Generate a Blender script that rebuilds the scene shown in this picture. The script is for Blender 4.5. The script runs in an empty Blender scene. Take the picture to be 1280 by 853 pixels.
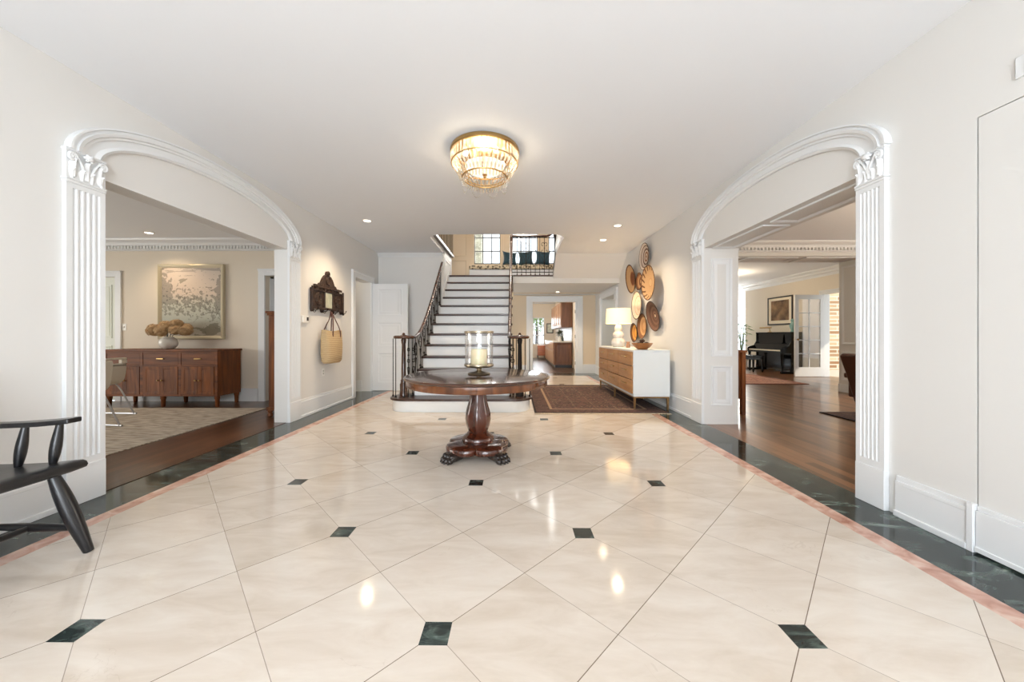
import bpy, bmesh, math, random
from mathutils import Vector, Matrix
random.seed(7)
C = bpy.context.scene.collection
PI = math.pi
sin, cos = math.sin, math.cos

# ---------------------------------------------------------------- camera maths
H, F, YH, YAW = 1.12, 443.0, 420.0, 0.0095
def lin(c):
    c = c / 255.0
    return c / 12.92 if c <= 0.04045 else ((c + 0.055) / 1.055) ** 2.4
def rgb(r, g, b): return (lin(r), lin(g), lin(b), 1.0)

# ---------------------------------------------------------------- mesh builder
class MB:
    def __init__(s, M=None):
        s.bm = bmesh.new(); s.M = M or Matrix.Identity(4)
    def v(s, x, y, z): return s.bm.verts.new(s.M @ Vector((x, y, z)))
    def f(s, vs):
        try: return s.bm.faces.new(vs)
        except ValueError: return None
    def box(s, x0, x1, y0, y1, z0, z1):
        if x0 > x1: x0, x1 = x1, x0
        if y0 > y1: y0, y1 = y1, y0
        if z0 > z1: z0, z1 = z1, z0
        a = [s.v(x, y, z) for z in (z0, z1) for x, y in ((x0, y0), (x1, y0), (x1, y1), (x0, y1))]
        for q in ((3, 2, 1, 0), (4, 5, 6, 7), (0, 1, 5, 4), (1, 2, 6, 5), (2, 3, 7, 6), (3, 0, 4, 7)):
            s.f([a[i] for i in q])
        return s
    def loft(s, rings, caps=True, closed=True):
        R = [[s.v(*p) for p in r] for r in rings]
        n = len(R[0])
        for a, b in zip(R[:-1], R[1:]):
            for i in range(n if closed else n - 1):
                j = (i + 1) % n
                s.f([a[i], a[j], b[j], b[i]])
        if caps:
            s.f(list(reversed(R[0]))); s.f(R[-1])
        return s
    def lathe(s, prof, c=(0, 0, 0), n=32, lobe=None, caps=True):
        rings = []
        for r, z in prof:
            ring = []
            for i in range(n):
                a = 2 * PI * i / n
                k = lobe(a, z) if lobe else 1.0
                ring.append((c[0] + r * k * cos(a), c[1] + r * k * sin(a), c[2] + z))
            rings.append(ring)
        return s.loft(rings, caps)
    def prism(s, poly, axis, lo, hi):
        def P(a, b, t):
            return {'x': (t, a, b), 'y': (a, t, b), 'z': (a, b, t)}[axis]
        return s.loft([[P(a, b, lo) for a, b in poly], [P(a, b, hi) for a, b in poly]])
    def tube(s, pts, r, n=8, closed=False, caps=True):
        pts = [Vector(p) for p in pts]
        m = len(pts)
        rs = r if isinstance(r, (list, tuple)) else [r] * m
        rings = []; up = None
        for i, p in enumerate(pts):
            if closed: t = pts[(i + 1) % m] - pts[i - 1]
            else: t = pts[min(i + 1, m - 1)] - pts[max(i - 1, 0)]
            if t.length < 1e-9: t = Vector((0, 0, 1))
            t.normalize()
            if up is None:
                up = Vector((0, 0, 1)) if abs(t.z) < 0.9 else Vector((1, 0, 0))
            u = (up - t * up.dot(t))
            if u.length < 1e-6: u = t.orthogonal()
            u.normalize(); w = t.cross(u); up = u
            rings.append([tuple(p + (u * cos(2 * PI * k / n) + w * sin(2 * PI * k / n)) * rs[i]) for k in range(n)])
        if closed: rings.append(rings[0])
        return s.loft(rings, caps and not closed)
    def cyl(s, p0, p1, r0, r1=None, n=16):
        return s.tube([p0, p1], [r0, r0 if r1 is None else r1], n)
    def ball(s, c, r, seg=16, rings=10):
        rx, ry, rz = r if isinstance(r, (tuple, list)) else (r, r, r)
        R = []
        for i in range(1, rings):
            th = PI * i / rings
            R.append([(c[0] + rx * sin(th) * cos(2 * PI * k / seg), c[1] + ry * sin(th) * sin(2 * PI * k / seg), c[2] - rz * cos(th)) for k in range(seg)])
        return s.loft(R)
    def torus(s, c, R, r, n=40, m=10, axis='z'):
        pts = []
        for i in range(n):
            a = 2 * PI * i / n
            d = {'z': (R * cos(a), R * sin(a), 0), 'x': (0, R * cos(a), R * sin(a)), 'y': (R * cos(a), 0, R * sin(a))}[axis]
            pts.append((c[0] + d[0], c[1] + d[1], c[2] + d[2]))
        return s.tube(pts, r, m, closed=True)
    def frame(s, u0, u1, v0, v1, w, h):
        """raised rectangular moulding in the local XY plane, rising along +Z"""
        prof = [(0, 0), (0, h), (w * .35, h), (w, 0.002), (w, 0)]
        R = []
        for d, z in prof:
            R.append([(u0 + d, v0 + d, z), (u1 - d, v0 + d, z), (u1 - d, v1 - d, z), (u0 + d, v1 - d, z)])
        return s.loft(R + [R[0]], caps=False)
    def out(s, name, mat, parent=None, smooth=True, bev=0.0, ang=38, sub=0):
        off = Vector((0, 0, 0)); p = parent
        while p is not None:
            off += p.location; p = p.parent
        if off.length: bmesh.ops.translate(s.bm, verts=s.bm.verts, vec=-off)
        bmesh.ops.recalc_face_normals(s.bm, faces=s.bm.faces)
        me = bpy.data.meshes.new(name); s.bm.to_mesh(me); s.bm.free()
        if mat: me.materials.append(mat)
        if smooth:
            for q in me.polygons: q.use_smooth = True
            if not sub: me.set_sharp_from_angle(angle=math.radians(ang))
        o = bpy.data.objects.new(name, me); C.objects.link(o)
        if parent: o.parent = parent
        if bev:
            m = o.modifiers.new('bevel', 'BEVEL'); m.width = bev; m.segments = 2; m.limit_method = 'ANGLE'; m.angle_limit = math.radians(40); m.harden_normals = True
        if sub:
            m = o.modifiers.new('sub', 'SUBSURF'); m.levels = sub; m.render_levels = sub
        return o

def tag(o, label, cat, group=None, kind=None):
    o['label'] = label; o['category'] = cat
    if group: o['group'] = group
    if kind: o['kind'] = kind
    return o
def thing(name, label, cat, loc=(0, 0, 0), rz=0.0, group=None, kind=None):
    o = bpy.data.objects.new(name, None); C.objects.link(o)
    o.location = loc; o.rotation_euler = (0, 0, rz); o.empty_display_size = 0.1
    return tag(o, label, cat, group, kind)
def struct(name, mb, mat, label, parent=None, **k):
    o = mb.out(name, mat, parent, **k)
    if parent is None:
        o['kind'] = 'structure'; o['label'] = label; o['category'] = name.split('_')[0]
    return o
def copy_tree(o, parent=None):
    c = o.copy(); C.objects.link(c); c.parent = parent
    for ch in o.children: copy_tree(ch, c)
    return c
def xf(o, x, y, z):
    """matrix: local x,y,z axes (vectors) at origin o"""
    M = Matrix.Identity(4)
    for i, a in enumerate((x, y, z)):
        for r in range(3): M[r][i] = a[r]
    for r in range(3): M[r][3] = o[r]
    return M

# ---------------------------------------------------------------- materials
def nodes(m): return m.node_tree.nodes, m.node_tree.links
def mat(name, col, rough=0.5, metal=0.0, coat=0.0, spec=0.5, emit=None, estr=0.0, bump=None, trans=0.0, vary=None, sheen=0.0):
    m = bpy.data.materials.new(name); m.use_nodes = True
    N, L = nodes(m); b = N['Principled BSDF']
    b.inputs['Base Color'].default_value = col; b.inputs['Roughness'].default_value = rough
    b.inputs['Metallic'].default_value = metal; b.inputs['Coat Weight'].default_value = coat
    b.inputs['Coat Roughness'].default_value = 0.08
    b.inputs['Specular IOR Level'].default_value = spec
    b.inputs['Sheen Weight'].default_value = sheen
    if emit: b.inputs['Emission Color'].default_value = emit; b.inputs['Emission Strength'].default_value = estr
    if trans: b.inputs['Transmission Weight'].default_value = trans
    if bump or vary:
        tc = N.new('ShaderNodeTexCoord'); nz = N.new('ShaderNodeTexNoise')
        L.new(tc.outputs['Object'], nz.inputs['Vector'])
        nz.inputs['Scale'].default_value = (bump or vary)[0]; nz.inputs['Detail'].default_value = 4
        if bump:
            bp = N.new('ShaderNodeBump'); bp.inputs['Strength'].default_value = bump[1]; bp.inputs['Distance'].default_value = 0.01
            L.new(nz.outputs['Fac'], bp.inputs['Height']); L.new(bp.outputs['Normal'], b.inputs['Normal'])
        if vary:
            nv = N.new('ShaderNodeTexNoise'); nv.inputs['Scale'].default_value = vary[0]; nv.inputs['Detail'].default_value = 5
            L.new(tc.outputs['Object'], nv.inputs['Vector'])
            cr = N.new('ShaderNodeValToRGB'); L.new(nv.outputs['Fac'], cr.inputs['Fac'])
            cr.color_ramp.elements[0].position = .3; cr.color_ramp.elements[1].position = .7
            cr.color_ramp.elements[0].color = col; cr.color_ramp.elements[1].color = vary[1]
            L.new(cr.outputs['Color'], b.inputs['Base Color'])
    return m
def ramp(N, stops):
    cr = N.new('ShaderNodeValToRGB'); e = cr.color_ramp.elements
    while len(e) < len(stops): e.new(0.5)
    for el, (p, c) in zip(e, stops): el.position = p; el.color = c
    return cr
def mth(N, L, op, a, b=None, c=None):
    n = N.new('ShaderNodeMath'); n.operation = op
    for i, x in enumerate((a, b, c)):
        if x is None: continue
        if isinstance(x, (int, float)): n.inputs[i].default_value = x
        else: L.new(x, n.inputs[i])
    return n.outputs[0]
def mixc(N, L, fac, a, b):
    n = N.new('ShaderNodeMix'); n.data_type = 'RGBA'
    for i, x in ((0, fac), (6, a), (7, b)):
        if isinstance(x, (int, float, tuple)): n.inputs[i].default_value = x
        else: L.new(x, n.inputs[i])
    return n.outputs[2]
def wood(name, dark, light, axis='z', scale=3.0, rough=0.35, coat=0.3, stretch=14.0, coord='Object'):
    m = mat(name, dark, rough, coat=coat); N, L = nodes(m); b = N['Principled BSDF']
    tc = N.new('ShaderNodeTexCoord'); mp = N.new('ShaderNodeMapping'); L.new(tc.outputs[coord], mp.inputs['Vector'])
    sc = [scale * stretch / 3] * 3; sc['xyz'.index(axis)] = scale / 3
    mp.inputs['Scale'].default_value = sc
    nz = N.new('ShaderNodeTexNoise'); nz.inputs['Scale'].default_value = 1.0; nz.inputs['Detail'].default_value = 6; nz.inputs['Distortion'].default_value = .6
    L.new(mp.outputs['Vector'], nz.inputs['Vector'])
    cr = ramp(N, [(.3, dark), (.72, light)]); L.new(nz.outputs['Fac'], cr.inputs['Fac']); L.new(cr.outputs['Color'], b.inputs['Base Color'])
    return m
def plank_floor(name, dark, light, along='y', width=.09, rough=.22):
    m = mat(name, dark, rough, coat=0.25); N, L = nodes(m); b = N['Principled BSDF']
    g = N.new('ShaderNodeNewGeometry'); sp = N.new('ShaderNodeSeparateXYZ'); L.new(g.outputs['Position'], sp.inputs[0])
    u, v = (sp.outputs[0], sp.outputs[1]) if along == 'y' else (sp.outputs[1], sp.outputs[0])
    k = mth(N, L, 'DIVIDE', u, width); row = mth(N, L, 'FLOOR', k)
    w1 = N.new('ShaderNodeTexWhiteNoise'); w1.noise_dimensions = '1D'; L.new(row, w1.inputs['W'])
    vv = mth(N, L, 'ADD', mth(N, L, 'DIVIDE', v, 1.3), mth(N, L, 'MULTIPLY', w1.outputs['Value'], 7.0))
    cb = N.new('ShaderNodeCombineXYZ'); L.new(row, cb.inputs[0]); L.new(mth(N, L, 'FLOOR', vv), cb.inputs[1])
    w2 = N.new('ShaderNodeTexWhiteNoise'); w2.noise_dimensions = '2D'; L.new(cb.outputs[0], w2.inputs['Vector'])
    mp = N.new('ShaderNodeMapping'); L.new(g.outputs['Position'], mp.inputs['Vector'])
    mp.inputs['Scale'].default_value = (40, 2.5, 1) if along == 'y' else (2.5, 40, 1)
    nz = N.new('ShaderNodeTexNoise'); nz.inputs['Scale'].default_value = 1; nz.inputs['Detail'].default_value = 5; L.new(mp.outputs['Vector'], nz.inputs['Vector'])
    fac = mth(N, L, 'ADD', mth(N, L, 'MULTIPLY', w2.outputs['Value'], .55), mth(N, L, 'MULTIPLY', nz.outputs['Fac'], .6))
    cr = ramp(N, [(.2, dark), (.85, light)]); L.new(fac, cr.inputs['Fac'])
    fr = mth(N, L, 'FRACT', k); edge = mth(N, L, 'LESS_THAN', fr, .03)
    L.new(mixc(N, L, mth(N, L, 'MULTIPLY', edge, .7), cr.outputs['Color'], (dark[0] * .3, dark[1] * .3, dark[2] * .3, 1)), b.inputs['Base Color'])
    return m
def thin_glass(name, tint=(1, 1, 1, 1), refl=0.12, rough=0.02, body=0.0, bodycol=(1, 1, 1, 1)):
    m = bpy.data.materials.new(name); m.use_nodes = True; N, L = nodes(m)
    N.remove(N['Principled BSDF']); o = N['Material Output']
    t = N.new('ShaderNodeBsdfTransparent'); t.inputs[0].default_value = tint
    g = N.new('ShaderNodeBsdfGlossy'); g.inputs['Roughness'].default_value = rough
    fz = N.new('ShaderNodeLayerWeight'); fz.inputs['Blend'].default_value = .25
    mx = N.new('ShaderNodeMixShader'); fac = mth(N, L, 'ADD', mth(N, L, 'MULTIPLY', fz.outputs['Fresnel'], .35), refl * .3)
    L.new(fac, mx.inputs[0]); L.new(t.outputs[0], mx.inputs[1]); L.new(g.outputs[0], mx.inputs[2])
    if body:
        d = N.new('ShaderNodeBsdfTranslucent'); d.inputs[0].default_value = bodycol
        m2 = N.new('ShaderNodeMixShader'); m2.inputs[0].default_value = body
        L.new(mx.outputs[0], m2.inputs[1]); L.new(d.outputs[0], m2.inputs[2]); mx = m2
    L.new(mx.outputs[0], o.inputs['Surface'])
    return m
def emis(name, col, s):
    m = bpy.data.materials.new(name); m.use_nodes = True; N, L = nodes(m)
    N.remove(N['Principled BSDF']); e = N.new('ShaderNodeEmission'); e.inputs[0].default_value = col; e.inputs[1].default_value = s
    L.new(e.outputs[0], N['Material Output'].inputs['Surface']); return m

# --- marble floor with square insets on a diagonal grid
SP, GX, GY, INS = 1.3672, 1.0683, 1.3313, 0.1055
def marble_floor():
    m = mat('marble_floor', rgb(232, 214, 190), 0.07, coat=0.0, spec=.55); N, L = nodes(m); b = N['Principled BSDF']
    g = N.new('ShaderNodeNewGeometry'); sp = N.new('ShaderNodeSeparateXYZ'); L.new(g.outputs['Position'], sp.inputs[0])
    x = mth(N, L, 'SUBTRACT', sp.outputs[0], GX); y = mth(N, L, 'SUBTRACT', sp.outputs[1], GY)
    r2 = math.sqrt(.5); s = SP / (2 * math.sqrt(2))
    p = mth(N, L, 'MULTIPLY', mth(N, L, 'ADD', x, y), r2); q = mth(N, L, 'MULTIPLY', mth(N, L, 'SUBTRACT', x, y), r2)
    def wrap(a, per):
        k = mth(N, L, 'DIVIDE', a, per)
        return mth(N, L, 'MULTIPLY', mth(N, L, 'SUBTRACT', k, mth(N, L, 'ROUND', k)), per)
    lp = mth(N, L, 'LESS_THAN', mth(N, L, 'ABSOLUTE', wrap(p, s)), .0013)
    lq = mth(N, L, 'LESS_THAN', mth(N, L, 'ABSOLUTE', wrap(q, s)), .0016)
    line = mth(N, L, 'MAXIMUM', mth(N, L, 'MULTIPLY', lp, .55), mth(N, L, 'MULTIPLY', lq, .85))  # one joint direction painted darker, a lighting difference put into colour
    P, Q = wrap(p, 2 * s), wrap(q, 2 * s)
    dx = mth(N, L, 'ABSOLUTE', mth(N, L, 'MULTIPLY', mth(N, L, 'ADD', P, Q), r2)); dy = mth(N, L, 'ABSOLUTE', mth(N, L, 'MULTIPLY', mth(N, L, 'SUBTRACT', P, Q), r2))
    ins = mth(N, L, 'LESS_THAN', mth(N, L, 'MAXIMUM', dx, dy), INS / 2)
    ins = mth(N, L, 'MULTIPLY', ins, mth(N, L, 'LESS_THAN', mth(N, L, 'ABSOLUTE', mth(N, L, 'ADD', sp.outputs[0], .3)), 1.65))
    # per tile colour
    cb = N.new('ShaderNodeCombineXYZ'); L.new(mth(N, L, 'FLOOR', mth(N, L, 'DIVIDE', p, s)), cb.inputs[0]); L.new(mth(N, L, 'FLOOR', mth(N, L, 'DIVIDE', q, s)), cb.inputs[1])
    wn = N.new('ShaderNodeTexWhiteNoise'); wn.noise_dimensions = '2D'; L.new(cb.outputs[0], wn.inputs['Vector'])
    off = N.new('ShaderNodeVectorMath'); off.operation = 'MULTIPLY_ADD'; L.new(wn.outputs['Color'], off.inputs[0]); off.inputs[1].default_value = (9, 9, 9); L.new(g.outputs['Position'], off.inputs[2])
    mp = N.new('ShaderNodeMapping'); L.new(off.outputs[0], mp.inputs['Vector']); mp.inputs['Scale'].default_value = (1.6, 5.0, 1); mp.inputs['Rotation'].default_value = (0, 0, .5)
    nz = N.new('ShaderNodeTexNoise'); nz.inputs['Scale'].default_value = 1.7; nz.inputs['Detail'].default_value = 7; nz.inputs['Roughness'].default_value = .62; nz.inputs['Distortion'].default_value = .5
    L.new(mp.outputs['Vector'], nz.inputs['Vector'])
    cr = ramp(N, [(.25, rgb(200, 186, 169)), (.5, rgb(213, 201, 187)), (.75, rgb(222, 213, 201))])
    L.new(mth(N, L, 'ADD', nz.outputs['Fac'], mth(N, L, 'MULTIPLY', mth(N, L, 'SUBTRACT', wn.outputs['Value'], .5), .22)), cr.inputs['Fac'])
    # fine veins
    nv = N.new('ShaderNodeTexNoise'); nv.inputs['Scale'].default_value = 2.3; nv.inputs['Detail'].default_value = 5; nv.inputs['Distortion'].default_value = 1.2; L.new(off.outputs[0], nv.inputs['Vector'])
    vein = mth(N, L, 'LESS_THAN', mth(N, L, 'ABSOLUTE', mth(N, L, 'SUBTRACT', nv.outputs['Fac'], .5)), .0022)
    nm = N.new('ShaderNodeTexNoise'); nm.inputs['Scale'].default_value = 3.0; L.new(g.outputs['Position'], nm.inputs['Vector'])
    vein = mth(N, L, 'MULTIPLY', vein, mth(N, L, 'MULTIPLY', mth(N, L, 'GREATER_THAN', nm.outputs['Fac'], .6), .12))
    base = mixc(N, L, vein, cr.outputs['Color'], rgb(150, 125, 100))
    base = mixc(N, L, line, base, rgb(92, 72, 54))
    gm = green_nodes(N, L, g.outputs['Position'], 9.0)
    L.new(mixc(N, L, ins, base, gm), b.inputs['Base Color'])
    rn = N.new('ShaderNodeTexNoise'); rn.inputs['Scale'].default_value = 1.2; rn.inputs['Detail'].default_value = 4; L.new(g.outputs['Position'], rn.inputs['Vector'])
    L.new(mth(N, L, 'ADD', mth(N, L, 'MULTIPLY', rn.outputs['Fac'], .08), .05), b.inputs['Roughness'])
    return m
def green_nodes(N, L, vec, sc):
    nz = N.new('ShaderNodeTexNoise'); nz.inputs['Scale'].default_value = sc; nz.inputs['Detail'].default_value = 8; nz.inputs['Roughness'].default_value = .65; nz.inputs['Distortion'].default_value = 1.5
    mp = N.new('ShaderNodeMapping'); mp.inputs['Rotation'].default_value = (0, 0, .9); mp.inputs['Scale'].default_value = (.55, 1.5, 1)
    L.new(vec, mp.inputs['Vector']); L.new(mp.outputs[0], nz.inputs['Vector'])
    cr = ramp(N, [(.30, rgb(24, 32, 31)), (.50, rgb(46, 55, 53)), (.62, rgb(80, 94, 88)), (.74, rgb(160, 174, 166))])
    L.new(nz.outputs['Fac'], cr.inputs['Fac']); return cr.outputs['Color']
def green_marble():
    m = mat('green_marble', rgb(40, 50, 46), .08); N, L = nodes(m)
    g = N.new('ShaderNodeNewGeometry'); L.new(green_nodes(N, L, g.outputs['Position'], 5.0), N['Principled BSDF'].inputs['Base Color']); return m
def pink_marble():
    m = mat('pink_marble', rgb(200, 150, 130), .1); N, L = nodes(m)
    g = N.new('ShaderNodeNewGeometry'); nz = N.new('ShaderNodeTexNoise'); nz.inputs['Scale'].default_value = 9; nz.inputs['Detail'].default_value = 8; nz.inputs['Distortion'].default_value = 1
    L.new(g.outputs['Position'], nz.inputs['Vector'])
    cr = ramp(N, [(.3, rgb(172, 122, 106)), (.5, rgb(205, 164, 146)), (.7, rgb(222, 194, 177))]); L.new(nz.outputs['Fac'], cr.inputs['Fac']); L.new(cr.outputs['Color'], N['Principled BSDF'].inputs['Base Color'])
    return m

WALL = mat('wall_paint', rgb(220, 219, 216), .6, spec=.25)
CREAM = mat('cream_wall_paint', rgb(223, 213, 197), .65, spec=.25)
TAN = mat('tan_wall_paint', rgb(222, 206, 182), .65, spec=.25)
TRIM = mat('white_gloss_trim', rgb(226, 228, 229), .4, spec=.45)
CEIL = mat('ceiling_paint', rgb(240, 243, 247), .8, spec=.1)
FLOOR = marble_floor(); GREEN = green_marble(); PINK = pink_marble()
DWOOD = plank_floor('dining_oak_floor', rgb(52, 30, 18), rgb(98, 62, 38), 'y', .085, .28)
LWOOD = plank_floor('living_oak_floor', rgb(66, 40, 22), rgb(140, 98, 64), 'y', .085, .28)
KWOOD = plank_floor('kitchen_oak_floor', rgb(48, 36, 30), rgb(88, 66, 52), 'y', .085, .32)
MAHOG = wood('mahogany', rgb(46, 20, 12), rgb(90, 44, 26), 'z', 5, .18, .6, 8)
MAHTOP = wood('mahogany_top', rgb(52, 30, 20), rgb(92, 58, 40), 'x', 4, .18, .45, 9)
MAHRIM = wood('mahogany_rim', rgb(66, 34, 18), rgb(122, 74, 42), 'z', 6, .2, .5, 6)
PAW = mat('carved_dark_wood', rgb(34, 24, 18), .35, coat=.3, bump=(60, .5))
TREADW = wood('tread_wood', rgb(44, 26, 18), rgb(72, 45, 32), 'x', 4, .35, .12)
RAILW = wood('handrail_wood', rgb(52, 30, 20), rgb(92, 56, 36), 'y', 6, .25, .5)
IRON = mat('wrought_iron', rgb(34, 27, 23), .6, .0, spec=.2, bump=(90, .15))
BLACK = mat('black_paint', rgb(20, 20, 22), .32, coat=.15, bump=(25, .08))
WALNUT = wood('walnut', rgb(80, 40, 12), rgb(142, 80, 30), 'z', 5, .6, .0, 10)
WALNUTX = wood('walnut_horizontal', rgb(76, 38, 11), rgb(134, 74, 28), 'x', 5, .6, .0, 10)
OAKF = wood('oak_drawer_front', rgb(172, 118, 68), rgb(200, 148, 94), 'y', 6, .42, .1, 9)
KCAB = wood('kitchen_cabinet_wood', rgb(92, 56, 36), rgb(132, 86, 56), 'z', 5, .4, .1, 8)
KCABLIT = wood('kitchen_cabinet_lit_fronts', rgb(128, 92, 64), rgb(164, 124, 90), 'z', 5, .35, .2, 8)  # lighter copy of the cabinet wood: light on the fronts put into colour
BRASS = mat('antique_brass', rgb(196, 160, 104), .3, 1.0)
BRONZE = mat('bronzed_metal', rgb(150, 118, 80), .35, .9)
PEWTER = mat('pewter', rgb(150, 138, 118), .3, 1.0)
CHROME = mat('chrome', rgb(190, 190, 192), .32, 1.0)
WHITEP = mat('white_lacquer', rgb(226, 230, 230), .4)
CERAM = mat('white_glazed_ceramic', rgb(236, 232, 224), .18)
LEATHW = mat('cream_leather', rgb(208, 198, 180), .5, bump=(120, .1))
LEATHB = mat('brown_leather', rgb(72, 40, 27), .35, coat=.2, bump=(80, .12))
WAX = mat('cream_wax', rgb(240, 226, 186), .5); WAX.node_tree.nodes['Principled BSDF'].inputs['Subsurface Weight'].default_value = .3
GLASS = thin_glass('clear_glass', refl=.15)
PANE = thin_glass('window_glass', refl=.12)
CRYSTAL = thin_glass('crystal', (1, .97, .92, 1), refl=.5, rough=.05, body=.22, bodycol=(1, .96, .88, 1))
BULB = emis('warm_bulb', (1, .86, .66, 1), 12)
LENS = emis('downlight_lens', (1, .88, .7, 1), 9)
FROST = mat('frosted_glass', rgb(255, 246, 226), .5, emit=(1, .86, .62, 1), estr=1.2)
SHADE = mat('linen_shade', rgb(250, 226, 180), .8, emit=(1, .78, .45, 1), estr=.85, bump=(150, .1))
TEAL = mat('teal_velvet', rgb(10, 52, 66), .8, sheen=.4)
PIANO = mat('piano_black', rgb(8, 8, 9), .14, coat=.25, spec=.3)
IVORY = mat('ivory_keys', rgb(238, 230, 208), .3)
KEYS = mat('black_keys', rgb(12, 12, 12), .3)
PLASTIC = mat('white_plastic', rgb(236, 235, 230), .4)
DARKP = mat('dark_plastic', rgb(40, 40, 42), .4)
LEAF = mat('leaf_green', rgb(78, 112, 44), .5, vary=(8, rgb(120, 150, 66)))
DRIED = mat('dried_hydrangea', rgb(168, 132, 92), .9, vary=(25, rgb(208, 178, 138)))
STRAW = None
# ================================================================ SETTING
XL, XR, CZ = -2.93, 2.39, 2.88
YF = -4.2                                            # front wall, behind the camera
# floors
b = MB(); b.box(-2.50, 1.94, YF, 10.62, -.1, 0); struct('floor', b, FLOOR, 'cream marble foyer floor with small green square insets', smooth=False)
b = MB(); b.box(XL - .17, -2.60, YF, 7.55, -.1, 0); struct('trim_1', b, GREEN, 'dark green marble border strip of floor along the left wall', smooth=False)
b = MB(); b.box(-2.60, -2.50, YF, 7.55, -.1, 0); struct('trim_2', b, PINK, 'narrow pink marble floor strip on the left', smooth=False)
b = MB(); b.box(2.045, XR + .02, YF, 10.62, -.1, 0); struct('trim_3', b, GREEN, 'dark green marble border strip of floor along the right wall', smooth=False)
b = MB(); b.box(1.94, 2.045, YF, 10.62, -.1, 0); struct('trim_4', b, PINK, 'narrow pink marble floor strip on the right', smooth=False)
b = MB(); b.box(.1, XR, 10.0, 10.62, -.001, .002); struct('trim_5', b, GREEN, 'dark marble threshold before the kitchen doorway', smooth=False)
b = MB(); b.box(-9.5, XL - .17, -.5, 6.03, -.1, 0); b.box(XL - .18, XL - .02, 2.48, 4.53, -.05, .004); b.box(-5.5, -3.0, 6.03, 9, -.1, -.001); struct('floor.001', b, DWOOD, 'dark oak plank floor of the dining room', smooth=False)
b = MB(); b.box(XR + .02, 8.45, -.5, 13.1, -.1, 0); b.box(6, 11, 13.1, 14.2, -.1, 0); b.box(8.45, 8.75, 8.7, 9.9, -.1, 0); struct('floor.002', b, LWOOD, 'polished brown oak plank floor of the living rooms', smooth=False)
b = MB(); b.box(-1.5, 4, 10.62, 18.1, -.1, -.001); struct('floor.003', b, KWOOD, 'dark plank floor of the kitchen', smooth=False)

# ceilings
b = MB(); b.box(XL - .1, XR + .1, YF - .1, 6.14, CZ, CZ + .1); b.box(XL - .1, -1.53, 6.14, 7.55, CZ, CZ + .1); b.box(.87, XR + .1, 6.14, 7.6, CZ, CZ + .1)
for cx, sx in ((-1.53, 1), (.87, -1)):               # rounded corners of the stairwell opening
    R = .26; P = [(cx, 6.14), (cx + sx * R, 6.14)]
    P += [(cx + sx * (R - R * sin(a)), 6.14 + R - R * cos(a)) for a in [PI / 2 * i / 8 for i in range(1, 9)]]
    b.prism(P, 'z', CZ, CZ + .1)
struct('ceiling', b, CEIL, 'white foyer ceiling with stairwell opening', smooth=False)
b = MB(); b.box(-9.5, XL - .17, -.5, 6.1, 2.76, 2.86); struct('ceiling.001', b, CEIL, 'dining room ceiling', smooth=False)
b = MB(); b.box(XR + .43, 8.5, -.5, 6.62, 2.85, 2.95); b.box(XR + .43, 11, 6.62, 14.2, 2.95, 3.05); struct('ceiling.002', b, CEIL, 'living room ceiling', smooth=False)
b = MB(); b.box(-.05, XR + .43, 8.16, 10.7, 2.33, 2.5); b.prism([(7.6, CZ), (8.3, 2.33), (8.3, 2.52), (7.75, CZ + .1), (7.6, CZ + .1)], 'x', .87, XR + .1)
struct('ceiling.003', b, WALL, 'low hall ceiling and sloped soffit under the upper flight', smooth=False)
b = MB(); b.box(-1.6, 4.1, 10.62, 18.1, 2.75, 2.85); struct('ceiling.004', b, CEIL, 'kitchen ceiling', smooth=False)
b = MB(); b.box(-4.6, 3.3, 4.5, 10.1, 5.2, 5.3); struct('ceiling.005', b, CEIL, 'upper hall ceiling', smooth=False)

# left foyer wall (arch opening and closet opening)
b = MB(); x0, x1 = XL - .17, XL
for y0, y1, z0, z1 in ((YF, 2.48, 0, CZ), (2.48, 4.53, 2.23, CZ), (4.53, 6.42, 0, CZ), (6.42, 7.13, 2.19, CZ), (7.13, 7.65, 0, CZ)):
    b.box(x0, x1, y0, y1, z0, z1)
struct('wall_left', b, WALL, 'off-white left foyer wall with wide arched doorway', smooth=False)
b = MB(); b.box(XL, -1.53, 7.55, 7.67, 0, CZ); struct('wall_back', b, WALL, 'foyer back wall left of the staircase', smooth=False)
# closet behind the left doorway
b = MB(); b.box(-3.9, x0, 7.13, 7.2, 0, 2.4); b.box(-3.9, x0, 6.1, 6.17, 0, 2.4); b.box(-3.97, -3.9, 6.1, 7.2, 0, 2.4); b.box(-3.97, x0, 6.1, 7.2, 2.4, 2.46); struct('wall_closet', b, WALL, 'walls of the small room through the left doorway', smooth=False)
b = MB(); b.box(-3.9, x0, 6.17, 7.13, -.05, 0); struct('floor.004', b, GREEN, 'dark floor of the small room through the left doorway', smooth=False)
b = MB(); b.box(-3.9, x0, 7.11, 7.13, 0, .22); struct('baseboard_closet', b, TRIM, 'baseboard in the small room', smooth=False)
# right foyer wall
b = MB(); x0, x1 = XR, XR + .43
for y0, y1, z0, z1 in ((YF, .9, 0, CZ), (.9, 1.859, 2.25, CZ), (1.859, 2.48, 0, CZ), (2.48, 4.51, 2.23, CZ), (4.51, 8.4, 0, CZ), (8.4, 9.75, 2.12, CZ), (9.75, 10.62, 0, CZ)):
    b.box(x0, x1, y0, y1, z0, z1)
b.box(x0 + .06, x1, .9, 1.86, 0, 2.25)
struct('wall_right', b, WALL, 'off-white right foyer wall with wide arched doorway', smooth=False)
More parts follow.
